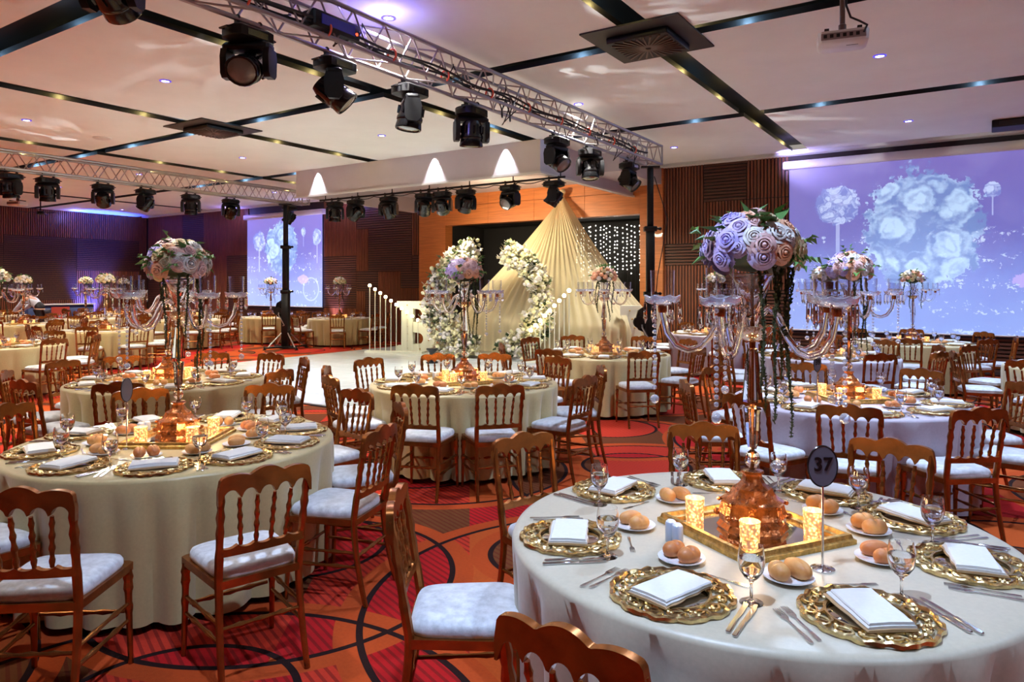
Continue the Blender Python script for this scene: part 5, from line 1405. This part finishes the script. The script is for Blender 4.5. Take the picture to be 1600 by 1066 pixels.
skinned('shirt', [(p, tuple(v + 0.02 for v in (r if isinstance(r, tuple) else (r, r)))) for p, r in (J[0:3] + J[6:9] + J[10:13])], [(0, 1), (1, 2), (2, 3), (3, 4), (4, 5), (2, 6), (6, 7), (7, 8)], M['shirt'], wt)
skinned('waistcoat', [(J[0][0], (0.18, 0.14)), ((0, 0.10, 1.08), (0.175, 0.14)), ((0, 0.20, 1.17), (0.17, 0.135))], [(0, 1), (1, 2)], M['vest'], wt)
skinned('trousers', [(J[0][0], (0.165, 0.125))] + [(p, r + 0.02) for p, r in (J[14:17] + J[18:21])], [(0, 1), (1, 2), (2, 3), (0, 4), (4, 5), (5, 6)], M['vest'], wt)
MB().sphere((0, 0.585, 1.545), 0.098, 12, 8, (0.9, 1.05, 0.85)).build('hair', M['hair'], wt)
for s in (-1, 1):
    for q in range(5):
        a = R(-50 + 25 * q)
        MB().tube([(s * 0.15 + 0.012 * (q - 2), 0.84, 0.90), (s * 0.14 + 0.016 * (q - 2), 0.89, 0.89), (s * 0.13 + 0.017 * (q - 2), 0.92, 0.87)], [0.010, 0.009, 0.006], 6).build('finger', M['skin'], wt)
cab = empty('low_cabinet', (-27.9, 12.4, 0), R(90), 'low navy cabinet with a red panel against the dark wall', 'cabinet')
MB().bevbox(-1.1, 1.1, -0.3, 0.3, 0.0, 1.02, 0.02).build('body', M['navy'], cab)
MB().box(-0.35, 0.25, -0.32, -0.30, 0.1, 0.95).build('red_panel', M['red_cloth'], cab)
MB().box(-1.15, 1.15, -0.34, 0.34, 1.02, 1.06).build('top', M['white_plastic'], cab)

# ------------------------------------------------------------------ show lighting (lamps on the trusses, rail and walls, and added fill)
for X in (-13.21, -9.62, -7.81):                                     # recessed lamps grazing the soffit's face
    lamp('soffit_spot', 'SPOT', (X, 11.50, HC - 0.01), 70, (0.92, 0.96, 1.0), 0.02, (X, 11.60, 4.0), 60, 0.35)
for X, tx in ((-12.6, -10.6), (-9.9, -9.0), (-8.0, -8.2)):            # warm wash on ring, canopy and surround
    lamp('stage_wash', 'SPOT', (X, 11.9, 3.3), 400, (1.0, 0.87, 0.60), 0.15, (tx, 15.5, 1.4), 80, 0.8)
lamp('surround_wash', 'SPOT', (-9.8, 13.0, 3.3), 260, (1.0, 0.75, 0.45), 0.2, (-9.8, 16.0, 3.6), 120, 0.9)
lamp('floor_wash', 'SPOT', (-9.8, 11.9, 3.4), 600, (0.78, 0.95, 1.0), 0.2, (-10.5, 9.0, 0), 85, 0.9)
lamp('wall_uplight', 'SPOT', (-17.35, 15.72, 0.12), 420, (0.55, 0.45, 1.0), 0.05, (-17.4, 16.06, 2.4), 50, 0.7)
lamp('wall_uplight', 'SPOT', (-28.1, 13.7, 0.12), 5500, (0.03, 0.08, 1.0), 0.05, (-28.5, 13.7, 2.0), 60, 0.7)
lamp('screen_wash', 'SPOT', (-3.6, 15.3, 4.2), 60, (0.45, 0.40, 1.0), 0.05, (-2.9, 16.0, 4.48), 110, 0.9)
lamp('ceiling_wash', 'POINT', (-5.1, 5.35, 4.33), 10, (0.22, 0.18, 1.0), 0.05)
lamp('ceiling_wash', 'POINT', (-22.3, 15.6, 4.3), 14, (0.25, 0.22, 1.0), 0.05)
lamp('ceiling_wash', 'POINT', (-27.9, 13.0, 4.3), 12, (0.20, 0.22, 1.0), 0.05)
lamp('ceiling_wash', 'POINT', (-16.8, 15.6, 4.3), 12, (0.30, 0.25, 1.0), 0.05)
lamp('bouquet_blue', 'SPOT', (-5.2, 4.82, 3.45), 40, (0.35, 0.35, 1.0), 0.06, (*at(0.90, 2.66), 1.85), 12, 0.6)

def gobo(loc, target, energy, angle, seed):
    o = lamp('gobo_spot', 'SPOT', loc, energy, (0.95, 0.97, 1.0), 0.01, target, angle, 0.3)
    d = o.data; d.use_nodes = True
    t = NT(d); e = t.n['Emission']
    tc = t.node('ShaderNodeTexCoord').outputs['Normal']
    mp = t.node('ShaderNodeMapping', {'Vector': tc, 'Scale': (1, 1, 1), 'Location': (seed, seed * 0.7, 0)}).outputs[0]
    no = t.node('ShaderNodeTexNoise', {'Vector': mp, 'Scale': 9.0, 'Detail': 2.0}).outputs[0]
    t.l.new(t.ramp(no, [(0.50, (0, 0, 0)), (0.60, (1, 1, 1))]), e.inputs['Strength'])
for q, (a, b, en) in enumerate((((-5.3, 4.82, 3.4), (-8.46, 5.35, HC), 260), ((-5.1, 7.04, 3.4), (-4.15, 8.9, HC), 110), ((-5.0, 10.22, 3.4), (-1.2, 14.6, HC), 420), ((-15.6, 7.92, 3.4), (-13.9, 5.6, HC), 160), ((-5.0, 5.91, 3.4), (-1.4, 7.0, HC), 260))):
    gobo(a, b, en * 0.6, 34, q * 3.1)

# fill spots added by the truss to brighten the bouquets
for key, src, en, colr in (('t2', (-5.3, 2.9, 3.5), 45, (1.0, 0.94, 0.84)), ('t2', (-5.3, 4.82, 3.4), 25, (0.8, 0.8, 1.0)), ('t4', (-5.2, 3.84, 3.4), 40, (1.0, 0.9, 0.85)), ('t5', (-5.2, 3.84, 3.4), 70, (1.0, 0.95, 0.9)),
                           ('t3', (-15.7, 7.92, 3.4), 60, (1.0, 0.95, 0.85)), ('t6', (-5.2, 5.91, 3.4), 45, (1.0, 0.92, 0.8)), ('t1', (-5.2, 2.2, 3.5), 45, (1.0, 0.93, 0.82)), ('t13', (-5.2, 7.04, 3.4), 60, (1.0, 0.95, 0.9)),
                           ('t14', (-5.2, 9.16, 3.4), 60, (1.0, 0.95, 0.9))):
    lamp('bouquet_fill', 'SPOT', src, en * 4, colr, 0.05, (*POS[key], 1.86), 14, 0.7)

# downlights are told apart by the table under them
seen_ = {}
HND = {t[0]: t[3] for t in T}
for o in [o for o in scene.objects if o.name.startswith('ceiling_downlight') and o.parent is None]:
    k = min(POS, key=lambda q: math.dist(POS[q], o.location[:2]))
    d_ = math.dist(POS[k], o.location[:2])
    if k not in seen_ or d_ < seen_[k][0]: seen_[k] = (d_, o)
for k, (d_, o) in seen_.items():
    if d_ < 3.0: o['label'] = 'small violet-rimmed ceiling downlight closest above the ' + HND[k]
for o in [o for o in scene.objects if o.name.startswith('ceiling_downlight') and o.parent is None]:
    if 'closest' not in o['label'] and -13.5 < o.location.x < -6.6 and 6 < o.location.y < 12:
        o['label'] = 'small violet-rimmed ceiling downlight over the dance floor, %s' % ('on its flower ring side' if o.location.x > -10 else 'on its far truss side')
